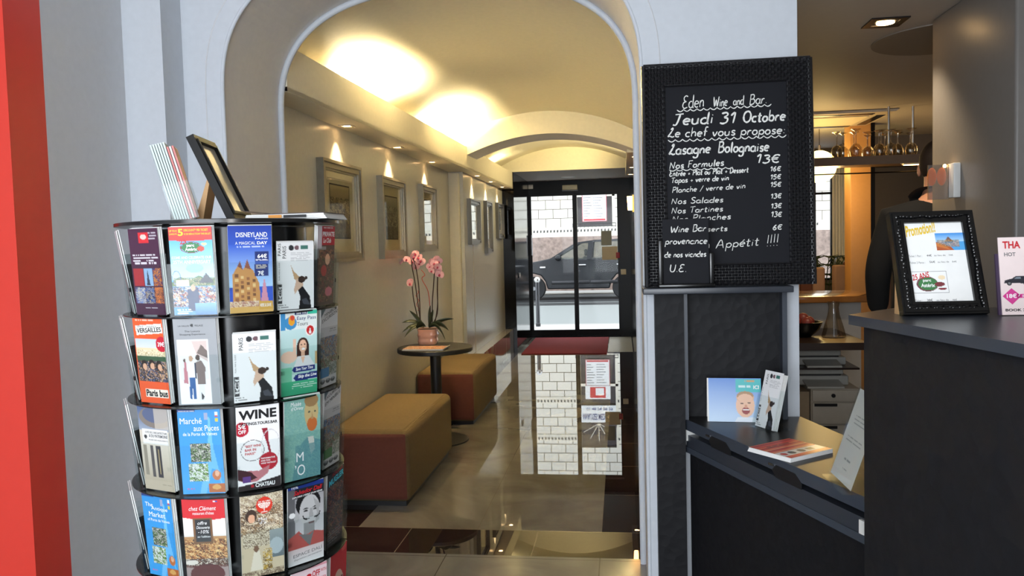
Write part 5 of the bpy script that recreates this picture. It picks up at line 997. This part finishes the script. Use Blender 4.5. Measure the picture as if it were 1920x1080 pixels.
a = Art(60, 40, (80, 160, 220)); a.grad(0, 0, 1, .5, (50, 140, 220), (170, 210, 240)).poly([(0, .5), (.2, .6), (.5, .8), (.6, 1), (0, 1)], (176, 90, 50)).poly([(.3, .5), (.45, .2), (.55, .4), (.62, .5)], (120, 90, 80)).mess(.05, .4, .8, .8, [(176, 120, 70), (120, 90, 60), (206, 180, 140), (90, 110, 80)], 3, .7).poly([(.0, .55), (.4, .85), (.45, .95), (0, .75)], (200, 120, 60))
Pp, F, c = a.mesh(sx_(.52), sz_(.36), .46*sw, .21*shh, yy); art_object('resort_photo', Pp, F, c, M['print_matt'], sh)
for s, u0, v0, u1, v1, m in [('Ticket 1 Parc :', .05, .41, .27, .435, 'ink_grey'), ('44€', .34, .405, .42, .432, 'ink_black'), ('au lieu de', .46, .41, .64, .43, 'ink_grey'), ('74€', .69, .41, .76, .43, 'ink_grey'), ('Ticket 2 Parcs :', .05, .49, .3, .515, 'ink_grey'), ('56€', .37, .485, .46, .51, 'ink_black'), ('au lieu de', .5, .49, .68, .51, 'ink_grey'), ('84€', .73, .49, .8, .51, 'ink_grey'), ('Ticket :', .05, .945, .17, .97, 'ink_grey'), ('38€', .24, .938, .33, .968, 'ink_black'), ('au lieu de', .39, .943, .58, .965, 'ink_grey'), ('46€', .64, .943, .71, .965, 'ink_grey')]:
    text_into(MB(), s, sx_(u0), sz_(v1), (u1-u0)*sw, (v1-v0)*shh, yy).build('lettering', M[m], sh, world=False, recalc=False)
a = Art(60, 34, (236, 236, 236)); a.rect(0, 0, 1, .03, (70, 70, 70)).rect(0, .97, 1, 1, (70, 70, 70)).rect(0, 0, .02, 1, (70, 70, 70)).rect(.98, 0, 1, 1, (70, 70, 70)).ell(.42, .58, .3, .33, (110, 60, 70)).ell(.44, .58, .27, .28, (60, 120, 70)).ell(.76, .6, .14, .1, (120, 50, 56)).ell(.82, .8, .12, .05, (130, 40, 50)).ell(.84, .3, .1, .1, (236, 216, 180))
Pp, F, c = a.mesh(sx_(.05), sz_(.87), .56*sw, .26*shh, yy); art_object('park_logo', Pp, F, c, M['print_matt'], sh)
text_into(MB(), '25 ANS', sx_(.06), sz_(.72), .27*sw, .07*shh, yy-.0004, bold=.02, skew=.2).build('lettering', M['ink_red'], sh, world=False, recalc=False)
text_into(MB(), 'parc', sx_(.22), sz_(.745), .13*sw, .035*shh, yy-.0004, bold=.02).build('lettering', M['ink_white'], sh, world=False, recalc=False); text_into(MB(), 'Astérix', sx_(.18), sz_(.80), .22*sw, .045*shh, yy-.0004, bold=.02).build('lettering', M['ink_white'], sh, world=False, recalc=False)
MB().prism([(.006, .012), (.004, .16), (.008, .16), (.066, .013)], -.075, -.045, 'x').build('easel', M['cardboard'], pf, world=False)
cd = thing('counter_card', 'pale pink airport taxi card standing at the right end of the tall counter', 'card', (.823, 1.735, 1.3318), (R(-8), 0, R(2)))
mat('card_pink', (232, 214, 212), .5); mat('card_back', (60, 44, 70), .5); mat('magenta', (206, 60, 140), .45)
cb2 = MB().box(-.06, .06, -.0012, .0012, 0, .158).build('face', M['card_pink'], cd, world=False); MB().box(-.066, .06, .0012, .006, 0, .125).build('back_rest', M['card_back'], cd, world=False)
yy = -.0016
def cl(s, x0, z0, x1, z1, m, **k): text_into(MB(), s, x0, z0, x1-x0, z1-z0, yy-.0003, **k).build('lettering', M[m], cb2, world=False, recalc=False)
cl('THA', -.052, .135, -.018, .150, 'ink_red', bold=.03); cl('HOT', -.050, .119, -.028, .127, 'ink_grey', bold=.02); cl('BOOK 24', -.054, .007, -.010, .0125, 'ink_black', bold=.03)
MB().add([(-.058, yy, .038), (-.040, yy, .021), (-.022, yy, .038), (-.040, yy, .054)], [(0, 1, 2, 3)]).add([(-.03, yy, .034), (.02, yy, .034), (.02, yy, .042), (-.03, yy, .042)], [(0, 1, 2, 3)]).build('price_diamond', M['magenta'], cb2, world=False, recalc=False)
cl('18€', -.050, .034, -.031, .043, 'ink_white', bold=.02); cl('/ p', -.028, .035, -.014, .042, 'ink_white', bold=.0)
a = Art(50, 24, (232, 214, 212)); a.poly([(.02, .7), (.05, .45), (.3, .3), (.42, .1), (.85, .1), (.97, .4), (.98, .75)], (34, 34, 44)).poly([(.36, .34), (.46, .17), (.6, .17), (.6, .34)], (120, 130, 140)).ell(.2, .72, .09, .2, (24, 24, 28)).ell(.2, .72, .05, .1, (120, 120, 124)).ell(.76, .72, .09, .2, (24, 24, 28)).ell(.76, .72, .05, .1, (120, 120, 124))
Pp, F, c = a.mesh(-.054, .058, .055, .022, yy); art_object('car_picture', Pp, F, c, M['print_matt'], cb2)
# ------------------------------------------------------------------ things on the writing top
DZ = .8185
tc_ = thing('tent_card', 'folded photo card with laughing child on the black desktop', 'card', (.409, 3.035, DZ), (0, 0, R(-4)))
TC = Matrix.Rotation(R(-11), 4, 'X')
MB().box(-.098, .098, -.001, .001, 0, .162, TC).prism([(.03, .158), (.034, .158), (.09, 0), (.086, 0)], -.098, .098, 'x').build('card', M['white_paper'], tc_, world=False)
a = Art(96, 78, (130, 176, 226)); a.grad(0, 0, 1, 1, (86, 136, 210), (196, 220, 244)).ell(.7, .62, .17, .27, (236, 190, 160)).ell(.7, .44, .16, .12, (226, 176, 140)).ell(.71, .74, .07, .08, (150, 50, 50)).rect(.66, .7, .77, .73, (244, 240, 236)).ell(.64, .58, .03, .015, (90, 60, 50)).ell(.77, .56, .03, .015, (90, 60, 50)).ell(.71, .64, .025, .04, (214, 150, 120)).poly([(.5, 1), (.56, .88), (.86, .88), (.95, 1)], (226, 236, 246)).rect(.53, .02, .99, .32, (70, 188, 190)).rect(0, 0, .03, 1, (230, 226, 220)).ell(.7, .40, .15, .1, (176, 138, 100)).ell(.7, .46, .135, .1, (236, 190, 160)).lines(.58, .17, .84, .25, 1, (226, 244, 244)).lines(.7, .05, .9, .13, 1, (226, 150, 70))
Pp, F, c = a.mesh(-.098, 0, .196, .162, -.0014, TC); art_object('cover_print', Pp, F, c, M['print_gloss'], tc_)
text_into(MB(), 'ICI', .07, .122, .02, .014, -.0018, bold=.03, T=TC).build('lettering', M['ink_white'], tc_, world=False, recalc=False)
lh = thing('leaflet_holder', 'clear acrylic leaflet holder on the desktop beside the photo card', 'leaflet holder', (.487, 2.915, DZ), (0, 0, R(-62)))
HL = Matrix.Rotation(R(-14), 4, 'X')
h = MB(); h.box(-.056, .056, -.002, 0, .004, .12, HL); h.box(-.056, .056, .034, .036, .004, .205, HL); h.box(-.058, -.056, -.002, .036, .004, .15, HL); h.box(.056, .058, -.002, .036, .004, .15, HL); h.build('pocket_shell', M['acrylic'], lh, world=False)
MB().box(-.058, .058, -.01, .085, 0, .003).prism([(.06, .003), (.063, .003), (.046, .07), (.043, .07)], -.056, .056, 'x').build('foot', M['acrylic'], lh, world=False)
RH = Matrix.Translation((.487, 2.915, DZ)) @ Matrix.Rotation(R(-62), 4, 'Z') @ HL
e_ = RH @ Matrix.Translation((0, .008, .006)); eu = e_.to_euler()
leaflet('leaflet', 'white leaflet with woman in profile in the acrylic desk holder', paris_map(), PW, tuple(e_.to_translation()), tuple(eu), group='leaflets in the desk holder', spares=0)
for k in range(3):
    o = MB().box(-.0495, .0495, -.001, .001, 0, .2).build('leaflet', M['white_paper']); o.matrix_world = RH @ Matrix.Translation((.001*k, .014+.0055*k, .006)); tag(o, 'plain white spare leaflet behind the front one in the desk holder', 'leaflet', 'spare leaflets in the desk holder')
fl_ = thing('flyer_pad', 'thick pad of red and white flyers lying on the desktop', 'flyers', (.521, 2.607, DZ), (0, 0, R(38.5)))
q = MB()
for i in range(5): q.box(-.098+.0007*i, .098-.0006*(i % 2), -.085, .085-.001*i, .0026*i, .0026*i+.0025)
q.build('pages', M['white_paper'], fl_, world=False)
a = Art(90, 78, (214, 60, 44)); rr = np.random.RandomState(4)
for i in range(18): a.rect(0, i/18, 1, i/18+.03, [(226, 80, 50), (170, 30, 40), (236, 120, 60), (120, 30, 30), (240, 170, 120)][rr.randint(5)])
a.rect(0, .62, 1, .86, (236, 232, 228)).ell(.3, .74, .07, .08, (60, 60, 64)).ell(.52, .74, .07, .08, (70, 70, 74)).rect(.66, .68, .8, .8, (80, 84, 80)).ell(.12, .74, .06, .07, (206, 60, 50)).lines(.2, .2, .85, .34, 2, (90, 30, 30)).rect(0, .0, .02, 1, (236, 232, 228))
Pp, F, c = a.mesh(-.097, 0, .194, .168, 0, Matrix.Translation((0, -.084, .0134)) @ Matrix.Rotation(R(-90), 4, 'X')); art_object('cover_print', Pp, F, c, M['print_gloss'], fl_)
ac = thing('sign_holder', 'clear acrylic sign stand with typed notice beside the flyer pad', 'sign stand', (.582, 2.265, DZ), (0, 0, R(-88)))
AL = Matrix.Translation((0, 0, .002)) @ Matrix.Rotation(R(-19), 4, 'X')
s_ = MB().box(-.095, .095, -.002, 0, 0, .268, AL).box(-.095, .095, .003, .005, 0, .268, AL).box(-.095, .095, -.02, .09, 0, .0025); s_.prism([(.088, .0025), (.091, .0025), (.06, .05), (.057, .05)], -.095, .095, 'x'); s_.build('acrylic_stand', M['acrylic'], ac, world=False)
a = Art(70, 96, (214, 212, 206)); a.lines(.2, .28, .8, .4, 3, (120, 120, 120), .4).lines(.15, .52, .9, .6, 2, (120, 120, 120), .4).lines(.35, .75, .65, .78, 1, (130, 130, 130)).lines(.4, .85, .62, .88, 1, (130, 130, 130))
Pp, F, c = a.mesh(-.09, .008, .18, .254, .0012, AL); art_object('notice', Pp, F, c, M['print_matt'], ac)
# ------------------------------------------------------------------ bar: ceiling fittings and a painted ceiling shadow
sq = thing('recessed_spotlight', 'square dark-rimmed downlight in the bar ceiling near the grey column', 'spotlight', (1.253, 4.03, 2.5))
m = MB(); frame_ring_xy(m, .085, .006); m.build('trim_ring', M['dark_steel'], sq, world=False)
MB().box(-.055, .055, -.055, .055, -.001, .0).build('recess', M['ink_black'], sq, world=False); MB().lathe([(0, -.003), (.04, -.003), (.04, -.007), (0, -.007)], 24, cap=False).build('lamp', M['lamp_glow'], sq, world=False)
spot('bar_downlight', (1.253, 4.03, 2.48), (1.27, 4.05, 0), 14, 95, .7, (1, .8, .55), .03)
solo(MB().lathe([(0, 2.494), (.36, 2.494), (.36, 2.4999), (0, 2.4999)], 48, Matrix.Translation((1.68, 4.43, 0)), cap=False), 'ceiling_shadow', M['shadow_grey'] if 'shadow_grey' in M else mat('shadow_grey', (128, 118, 108), .6), 'flat round grey disc painted as a shadow on the bar ceiling beside the column', 'painted shadow', (1.68, 4.43, 2.494))  # thin dark disc stands in for a shadow patch on the ceiling
acu = thing('air_conditioner', 'square ceiling air conditioner cassette in the bar', 'air conditioner', (1.77, 7.2, 2.497))
mat('ac_panel', (200, 186, 166), .5)
MB().prism([(-.44, 0), (.44, 0), (.41, -.02), (-.41, -.02)], -.44, .44, 'y').build('panel', M['ac_panel'], acu, world=False)
MB().box(-.26, .26, -.26, .26, -.026, -.02).build('grille', M['notice_tan'], acu, world=False)
for k in range(4):
    MB().box(-.27, .27, -.385, -.315, -.024, -.0195, Matrix.Rotation(k*math.pi/2, 4, 'Z')).build('air_slot', M['dark_steel'], acu, world=False)
# pendant globe
pg = thing('pendant_lamp', 'glowing yellow-white globe pendant behind the chalkboard edge', 'lamp', (1.85, 7.83, 2.15))
mat('globe_glow', (255, 240, 190), .4, emit=((255, 226, 140), 2.6))
MB().sphere(0, 0, 0, .15, n=32, m=20).build('globe', M['globe_glow'], pg, world=False)
MB().lathe([(.012, .2), (.012, .148), (.035, .148), (.03, .140)], 16).build('collar', M['steel'], pg, world=False); MB().tube([(0, 0, .15), (0, 0, .348)], .003, 6).build('cord', M['black_plastic'], pg, world=False)
point('globe_light', (1.72, 7.15, 1.95), 7, (1, .66, .26), .13)
point('bar_warm_lamp', (3.2, 7.0, 2.25), 3.5, (1, .62, .28), .1)
point('bar_warm_lamp', (1.3, 8.4, 2.2), 5, (1, .62, .26), .1)
# hanging glass shelf
gs = thing('glass_shelf', 'wooden shelf hung on steel rods from the bar ceiling', 'shelf', (1.8, 6.62, 2.07))
mat('shelf_wood', (120, 92, 64), .4); MB().box(-.65, .62, -.2, .2, -.02, .03).build('board', M['shelf_wood'], gs, world=False)
for x, y in ((.295, .04), (.487, .08), (-.4, .05)): MB().tube([(x, y, .03), (x, y, .43)], .010, 8).build('rod', M['steel'], gs, world=False)
MB().box(-.65, .62, -.21, -.2, -.035, .03).build('edge_strip', M['shelf_wood'], gs, world=False); MB().tube([(-.65, -.1, -.09), (.62, -.1, -.09)], .006, 6).build('rail', M['dark_steel'], gs, world=False)
for x in (-.6, .6): MB().tube([(x, -.1, -.09), (x, -.1, -.02)], .005, 6).build('rail_bracket', M['dark_steel'], gs, world=False)
ul = thing('shelf_light', 'slim lit fitting under the right end of the glass shelf', 'lamp', (2.22, 6.45, 2.026))
MB().box(-.09, .12, -.02, .02, 0, .012).box(-.09, .12, .03, .045, .012, .024).build('housing', M['cream_plastic'], ul, world=False); MB().box(-.08, .11, -.018, .018, -.004, 0).build('diffuser', M['lamp_warm'], ul, world=False)
gp = None; rr = random.Random(21)
gx = [(1.665, 6.5), (1.725, 6.56), (1.80, 6.48), (1.835, 6.66), (1.90, 6.54), (1.95, 6.70), (1.975, 6.50), (2.02, 6.60), (2.055, 6.48), (2.085, 6.72), (2.125, 6.55), (2.165, 6.66), (2.195, 6.49), (2.235, 6.58)]
glab = ['leftmost upside-down wine glass on the hanging shelf', 'second upside-down wine glass from the left on the hanging shelf']
for i, (x, y) in enumerate(gx):
    lab = glab[i] if i < 2 else 'upside-down wine glass in the crowded cluster on the hanging shelf'
    if gp is None:
        gp = thing('wine_glass', lab, 'wine glass', (x, y, 2.1005), (0, 0, 0), 'wine glasses on the hanging shelf')
        MB().lathe([(.032, 0), (.037, .02), (.041, .045), (.038, .07), (.024, .09), (.006, .098)], 22, cap=False).build('bowl', M['drink_glass'], gp, world=False)
        MB().lathe([(.006, .098), (.0042, .11), (.004, .165), (.006, .18)], 12, cap=False).build('stem', M['drink_glass'], gp, world=False)
        MB().lathe([(.006, .18), (.02, .19), (.036, .196), (.036, .198), (0, .1985)], 22, cap=False).build('foot', M['drink_glass'], gp, world=False)
    else:
        o = copy_tree(gp); o.location = (x, y, 2.1005); o['label'] = lab; s = rr.choice((1.0, 1.0, .86, 1.08)); o.scale = (s, s, s)
        if i >= 2: o['group'] = 'clustered wine glasses on the hanging shelf'
# ------------------------------------------------------------------ bar counters and equipment
mat('bar_wood', (176, 116, 60), .18, noise=(12, .3), coat=.6); mat('dark_wood', (44, 30, 24), .3); mat('beige_metal', (200, 192, 178), .45); mat('printer_grey', (196, 196, 190), .45); mat('printer_dark', (40, 40, 42), .4)
bc = thing('bar_counter', 'glossy orange-wood bar counter behind the reception', 'counter', (1.15, 5.5, 0))
MB().rbox(.68, 1.585, 5.2, 5.8, 1.085, 1.125, .008).build('countertop', M['bar_wood'], bc); MB().box(.68, 1.50, 5.3, 5.7, 0, 1.085).build('body', M['white_ceiling'], bc)
wc = thing('work_counter', 'dark back counter with open shelf under the bar top', 'counter', (1.0, 4.85, 0))
MB().box(.68, 1.30, 4.45, 5.18, .89, .93).build('countertop', M['dark_wood'], wc); MB().box(.68, 1.30, 5.1, 5.18, 0, .89).build('back_panel', M['dark_wood'], wc); MB().box(.68, .72, 4.5, 5.1, 0, .89).build('side_panel', M['dark_wood'], wc)
cf = thing('carafe', 'clear glass flask carafe on the dark back counter', 'carafe', (1.178, 4.68, .931))
MB().lathe([(.0, .001), (.062, .001), (.066, .01), (.05, .07), (.032, .13), (.027, .17), (.033, .2)], 28, cap=False).build('flask', M['drink_glass'], cf, world=False)
MB().lathe([(.034, .198), (.036, .2), (.034, .203)], 28, cap=False).build('rim', M['drink_glass'], cf, world=False)
bwl = thing('bowl', 'dark bowl with reddish fruit left of the carafe', 'bowl', (1.03, 4.75, .931)); MB().lathe([(.04, 0), (.085, .04), (.105, .085), (.098, .085), (.06, .03), (0, .02)], 28, cap=False).build('bowl_body', M['black_plastic'], bwl, world=False)
mat('fruit_red', (120, 44, 36), .45)
for i, (x, y, z) in enumerate(((-.04, 0, .08), (.035, .03, .08), (.01, -.045, .08), (0, .01, .10))): tag(solo(MB().sphere(1.03+x, 4.75+y, .931+z, .034, n=14, m=8), 'fruit', M['fruit_red'], 'small dark reddish fruit heaped in the dark bowl', 'fruit', (1.03+x, 4.75+y, .931+z)), group='fruit in the dark bowl')
cbn = thing('drawer_cabinet', 'beige metal drawer cabinet under the dark back counter', 'cabinet', (1.16, 4.85, 0))
MB().box(1.035, 1.295, 4.6, 5.08, 0, .655).build('body', M['beige_metal'], cbn)
for z0, z1 in ((.585, .65), (.46, .578), (.24, .453), (.02, .233)):
    d = MB().rbox(1.04, 1.29, 4.585, 4.60, z0, z1, .003).build('drawer', M['beige_metal'], cbn)
    if z1 < .6: MB().box(1.05, 1.17, 4.578, 4.586, z1-.018, z1-.003).build('handle_slot', M['ink_black'], d)
MB().cyl(1.15, 0, 0, .008, .011, 14, T=Matrix.Translation((0, 4.584, .62)) @ Matrix.Rotation(R(90), 4, 'X')).build('lock', M['dark_steel'], cbn)
solo(MB().box(.80, 1.03, 4.62, 5.08, 0, .635), 'pedestal', mat('pedestal_beige', (176, 156, 128), .6), 'beige wooden pedestal left of the drawer cabinet', 'pedestal', (.92, 4.85, 0))
def printer(label, x0, x1, y0, y1, z0, h):
    p = thing('printer', label, 'printer', ((x0+x1)/2, (y0+y1)/2, z0)); w2, d2 = (x1-x0)/2, (y1-y0)/2
    MB().rbox(-w2, w2, -d2*.4, d2, 0, h*.55, .008).build('body', M['printer_grey'], p, world=False); MB().rbox(-w2, w2*.8, -d2*.4, d2, h*.62, h, .008).build('lid', M['printer_grey'], p, world=False)
    MB().box(-w2*.9, w2*.7, -d2*.38, d2*.8, h*.5, h*.64).build('paper_slot', M['printer_dark'], p, world=False); MB().prism([(-d2, .004), (-d2*.2, .03), (-d2*.2, .04), (-d2, .014)], -w2*.8, w2*.6, 'x').build('paper_tray', M['printer_grey'], p, world=False)
printer('grey-white printer standing on the drawer cabinet', .985, 1.265, 4.58, 5.0, .656, .10)
MB().box(.72, 1.30, 4.62, 5.1, .758, .768).build('shelf', M['dark_wood'], wc)
printer('upper grey-white printer on the shelf under the dark back counter', .99, 1.255, 4.6, 5.0, .769, .085)
# ------------------------------------------------------------------ seating and plant by the bar window
mat('stripe_cloth', (140, 112, 98), .85, noise=(8, .2)); mat('brown_cloth', (84, 48, 40), .85)
def armchair(label, x, y, rz):
    t = thing('armchair', label, 'chair', (x, y, 0), (0, 0, rz), 'armchairs by the bar window')
    MB().rbox(-.28, .28, -.26, .26, .25, .47, .04).build('seat', M['brown_cloth'], t, world=False)
    for k in range(5):
        MB().rbox(-.28+.112*k, -.28+.112*(k+1), -.27, -.17, .25, 1.27-.03*abs(k-2), .02).build('back_stripe', M['stripe_cloth' if k % 2 == 0 else 'brown_cloth'], t, world=False)
    for sx in (-1, 1):
        MB().rbox(sx*.30-.05, sx*.30+.05, -.26, .26, .25, .66, .03).build('armrest', M['brown_cloth'], t, world=False)
        for sy in (-1, 1): MB().tube([(sx*.25, sy*.22, 0), (sx*.25, sy*.22, .26)], .02, 8).build('leg', M['dark_wood'], t, world=False)
armchair('striped high-backed armchair nearer the chalkboard edge', 1.66, 8.15, R(-8)); armchair('striped high-backed armchair right, in front of the bar window', 2.38, 8.7, R(6))
pl = thing('palm_plant', 'dark palm plant standing before the bar window', 'plant', (2.2, 9.3, 0)); mat('palm_green', (46, 58, 34), .5); mat('pot_dark', (60, 52, 46), .5)
MB().lathe([(.12, 0), (.16, .3), (.15, .3), (.0, .27)], 24, cap=False).build('pot', M['pot_dark'], pl, world=False)
rr = random.Random(4)
for k in range(9):
    a0 = 2*math.pi*k/9+.3; mb = MB(); L_ = rr.uniform(.32, .42); pts = [(L_*t*math.cos(a0), .5*L_*t*math.sin(a0), .28+(1.02-.0*k)*min(1, t*1.25+.15)-.22*max(0, t-.55)**1.2) for t in [i/12 for i in range(13)]]
    mb.tube(pts, .006, 5)
    for i in range(5, 13):
        p = Vector(pts[i]); d = (Vector(pts[i])-Vector(pts[i-1])).normalized(); s = Vector((-math.sin(a0), math.cos(a0), 0))
        for sg in (-1, 1):
            tip = p+s*sg*.11+d*.08-Vector((0, 0, .05)); e = d*.012; mb.add([tuple(p-e), tuple(p+e), tuple(tip)], [(0, 1, 2)])
    mb.build('frond', M['palm_green'], pl, world=False, recalc=False)
cu = thing('curtain', 'pale sheer curtain hanging at the right of the bar window', 'curtain', (2.49, 9.5, 2.4)); mat('sheer', (220, 220, 214), .8)
n = 40; P_ = [(-.11+.20*i/n, .02*math.sin(i*1.1)) for i in range(n+1)]
MB().add([(x, y, -.0) for x, y in P_]+[(x, y, -1.5) for x, y in P_], [(i, i+1, n+2+i, n+1+i) for i in range(n)], smooth=True).build('fabric', M['sheer'], cu, world=False, recalc=False)
MB().tube([(-.3, 0, .012), (.12, 0, .012)], .008, 8).build('rod', M['dark_steel'], cu, world=False)
# ------------------------------------------------------------------ wall lamp on the grey column
sc = thing('wall_lamp', 'small glass wall lamp with painted orange reflections on the grey column', 'wall lamp', (1.467, 3.77, 1.73))
MB().rbox(-.03, 0, -.05, .02, -.075, .075, .004).build('bracket', M['white_plastic'], sc, world=False)
glass_mat('ripple_glass', (206, 196, 182), 3, .25); mat('amber_reflection', (226, 120, 40), .3, emit=((255, 140, 50), .18))
MB().box(-.115, -.03, .0, .012, -.08, .072).build('glass_plate', M['ripple_glass'], sc, world=False)
for x in (-.093, -.052): MB().sphere(x, .022, .022, .02, n=14, m=8, sy=.4, sz=2.0).build('reflection_lobe', M['amber_reflection'], sc, world=False)  # orange reflection of the bar light, put in as faintly glowing lobes
MB().sphere(-.036, .03, .068, .008, n=10, m=6).build('bulb', M['lamp_glow'], sc, world=False)
# ------------------------------------------------------------------ person in black behind the counter, back turned
def skinned(name, nodes, edges, m, parent, lev=2):
    me = bpy.data.meshes.new(name); me.from_pydata([n[0] for n in nodes], edges, []); o = bpy.data.objects.new(name, me); C.objects.link(o)
    md = o.modifiers.new('skin', 'SKIN'); md.use_smooth_shade = True
    for i, nd in enumerate(nodes):
        sv = me.skin_vertices[0].data[i]; r = nd[1]; sv.radius = r if isinstance(r, tuple) else (r, r); sv.use_root = (i == 0)
    ss = o.modifiers.new('sub', 'SUBSURF'); ss.levels = lev; ss.render_levels = lev
    dg = bpy.context.evaluated_depsgraph_get(); m2 = bpy.data.meshes.new_from_object(o.evaluated_get(dg)); bpy.data.objects.remove(o); bpy.data.meshes.remove(me)
    m2.name = name; m2.materials.clear(); m2.materials.append(m)
    for p in m2.polygons: p.use_smooth = True
    o = bpy.data.objects.new(name, m2); C.objects.link(o)
    if parent is not None: o.parent = parent; ROOTM[o.name] = ROOTM[parent.name]
    return o
mat('skin', (206, 150, 120), .5); mat('black_cloth', (14, 14, 15), .9); mat('hair_dark', (34, 24, 20), .6); mat('black_shoe', (16, 16, 16), .3)
PXO = (1.55, 4.42, 0)
pe = thing('person', 'person in a black suit standing with back turned beside the grey column', 'person', PXO, (0, R(2), R(-14))); pe.scale = (1.08, 1.08, 1.08)
nodes = [((0, 0, .98), (.15, .11)), ((0, -.01, 1.15), (.14, .11)), ((0, .0, 1.33), (.17, .12)), ((0, .02, 1.47), (.13, .09)), ((.01, .05, 1.56), .058), ((.02, .07, 1.63), .062), ((.03, .10, 1.71), (.078, .095)), ((.035, .115, 1.79), (.066, .08)),
 ((-.17, .01, 1.46), .06), ((-.225, 0, 1.20), .05), ((-.215, .06, .97), .038), ((-.205, .10, .87), (.022, .042)), ((.17, .01, 1.46), .06), ((.24, .02, 1.20), .05), ((.20, .18, 1.05), .038), ((.17, .26, 1.03), (.022, .04)),
 ((-.09, 0, .88), .095), ((-.095, -.01, .50), .062), ((-.10, .0, .10), .042), ((-.105, .13, .035), (.04, .03)), ((.09, 0, .88), .095), ((.095, -.01, .50), .062), ((.10, .0, .10), .042), ((.105, .13, .035), (.04, .03))]
edges = [(0, 1), (1, 2), (2, 3), (3, 4), (4, 5), (5, 6), (6, 7), (3, 8), (8, 9), (9, 10), (10, 11), (3, 12), (12, 13), (13, 14), (14, 15), (0, 16), (16, 17), (17, 18), (18, 19), (0, 20), (20, 21), (21, 22), (22, 23)]
for hb, wr, sgn, dirv in ((11, (-.205, .10, .87), -1, (0, .02, -1)), (15, (.17, .26, 1.03), 1, (-.1, 1, -.15))):
    d = Vector(dirv).normalized(); side = Vector((0, 1, 0)) if sgn < 0 else Vector((-1, 0, 0)); b0 = Vector(wr)+d*.035
    for k, (off, ln) in enumerate(((-.03, .068), (-.01, .078), (.01, .073), (.03, .058))):
        i0 = len(nodes); p1 = b0+side*off+d*.02; p2 = p1+d*ln*.55; p3 = p2+d*ln*.45+Vector((.012*-sgn, .0, 0)); nodes += [(tuple(p1), .0095), (tuple(p2), .0088), (tuple(p3), .0075)]; edges += [(hb, i0), (i0, i0+1), (i0+1, i0+2)]
    i0 = len(nodes); p1 = Vector(wr)+side*.045+d*.005; p2 = p1+side*.018+d*.035; nodes += [(tuple(p1), .011), (tuple(p2), .009)]; edges += [(hb, i0), (i0, i0+1)]
skinned('body', nodes, edges, M['skin'], pe)
jn = [((0, 0, .90), (.185, .14)), ((0, -.01, 1.12), (.17, .135)), ((0, .0, 1.33), (.20, .15)), ((0, .015, 1.47), (.155, .115)), ((.005, .035, 1.535), (.105, .09)), ((-.18, .01, 1.455), .08), ((-.235, 0, 1.20), .066), ((-.22, .055, .985), .05), ((.18, .01, 1.455), .08), ((.25, .02, 1.20), .066), ((.205, .165, 1.06), .05), ((0, 0, .80), (.195, .15)), ((.012, .05, 1.60), (.075, .075))]
skinned('jacket', jn, [(0, 1), (1, 2), (2, 3), (3, 4), (3, 5), (5, 6), (6, 7), (3, 8), (8, 9), (9, 10), (0, 11), (4, 12)], M['black_cloth'], pe)
skinned('trousers', [((0, 0, .93), (.17, .13)), ((-.09, 0, .85), .115), ((-.095, -.01, .5), .085), ((-.10, 0, .09), .07), ((.09, 0, .85), .115), ((.095, -.01, .5), .085), ((.10, 0, .09), .07)], [(0, 1), (1, 2), (2, 3), (0, 4), (4, 5), (5, 6)], M['black_cloth'], pe)
for sx in (-1, 1): MB().sphere(sx*.105, .07, .038, .06, sx=.8, sy=2.2, sz=.62, n=16).build('shoe', M['black_shoe'], pe, world=False)
MB().sphere(.028, .085, 1.74, .100, sx=.92, sy=1.06, sz=1.12, n=24, m=14).build('hair', M['hair_dark'], pe, world=False)
for sx in (-1, 1): MB().sphere(.03+sx*.088, .11, 1.70, .026, sx=.4, sy=.8, sz=1.15, n=12, m=8).build('ear', M['skin'], pe, world=False)
MB().prism([(.205, 1.70), (.235, 1.685), (.205, 1.675)], .018, .05, 'x').build('nose', M['skin'], pe, world=False)
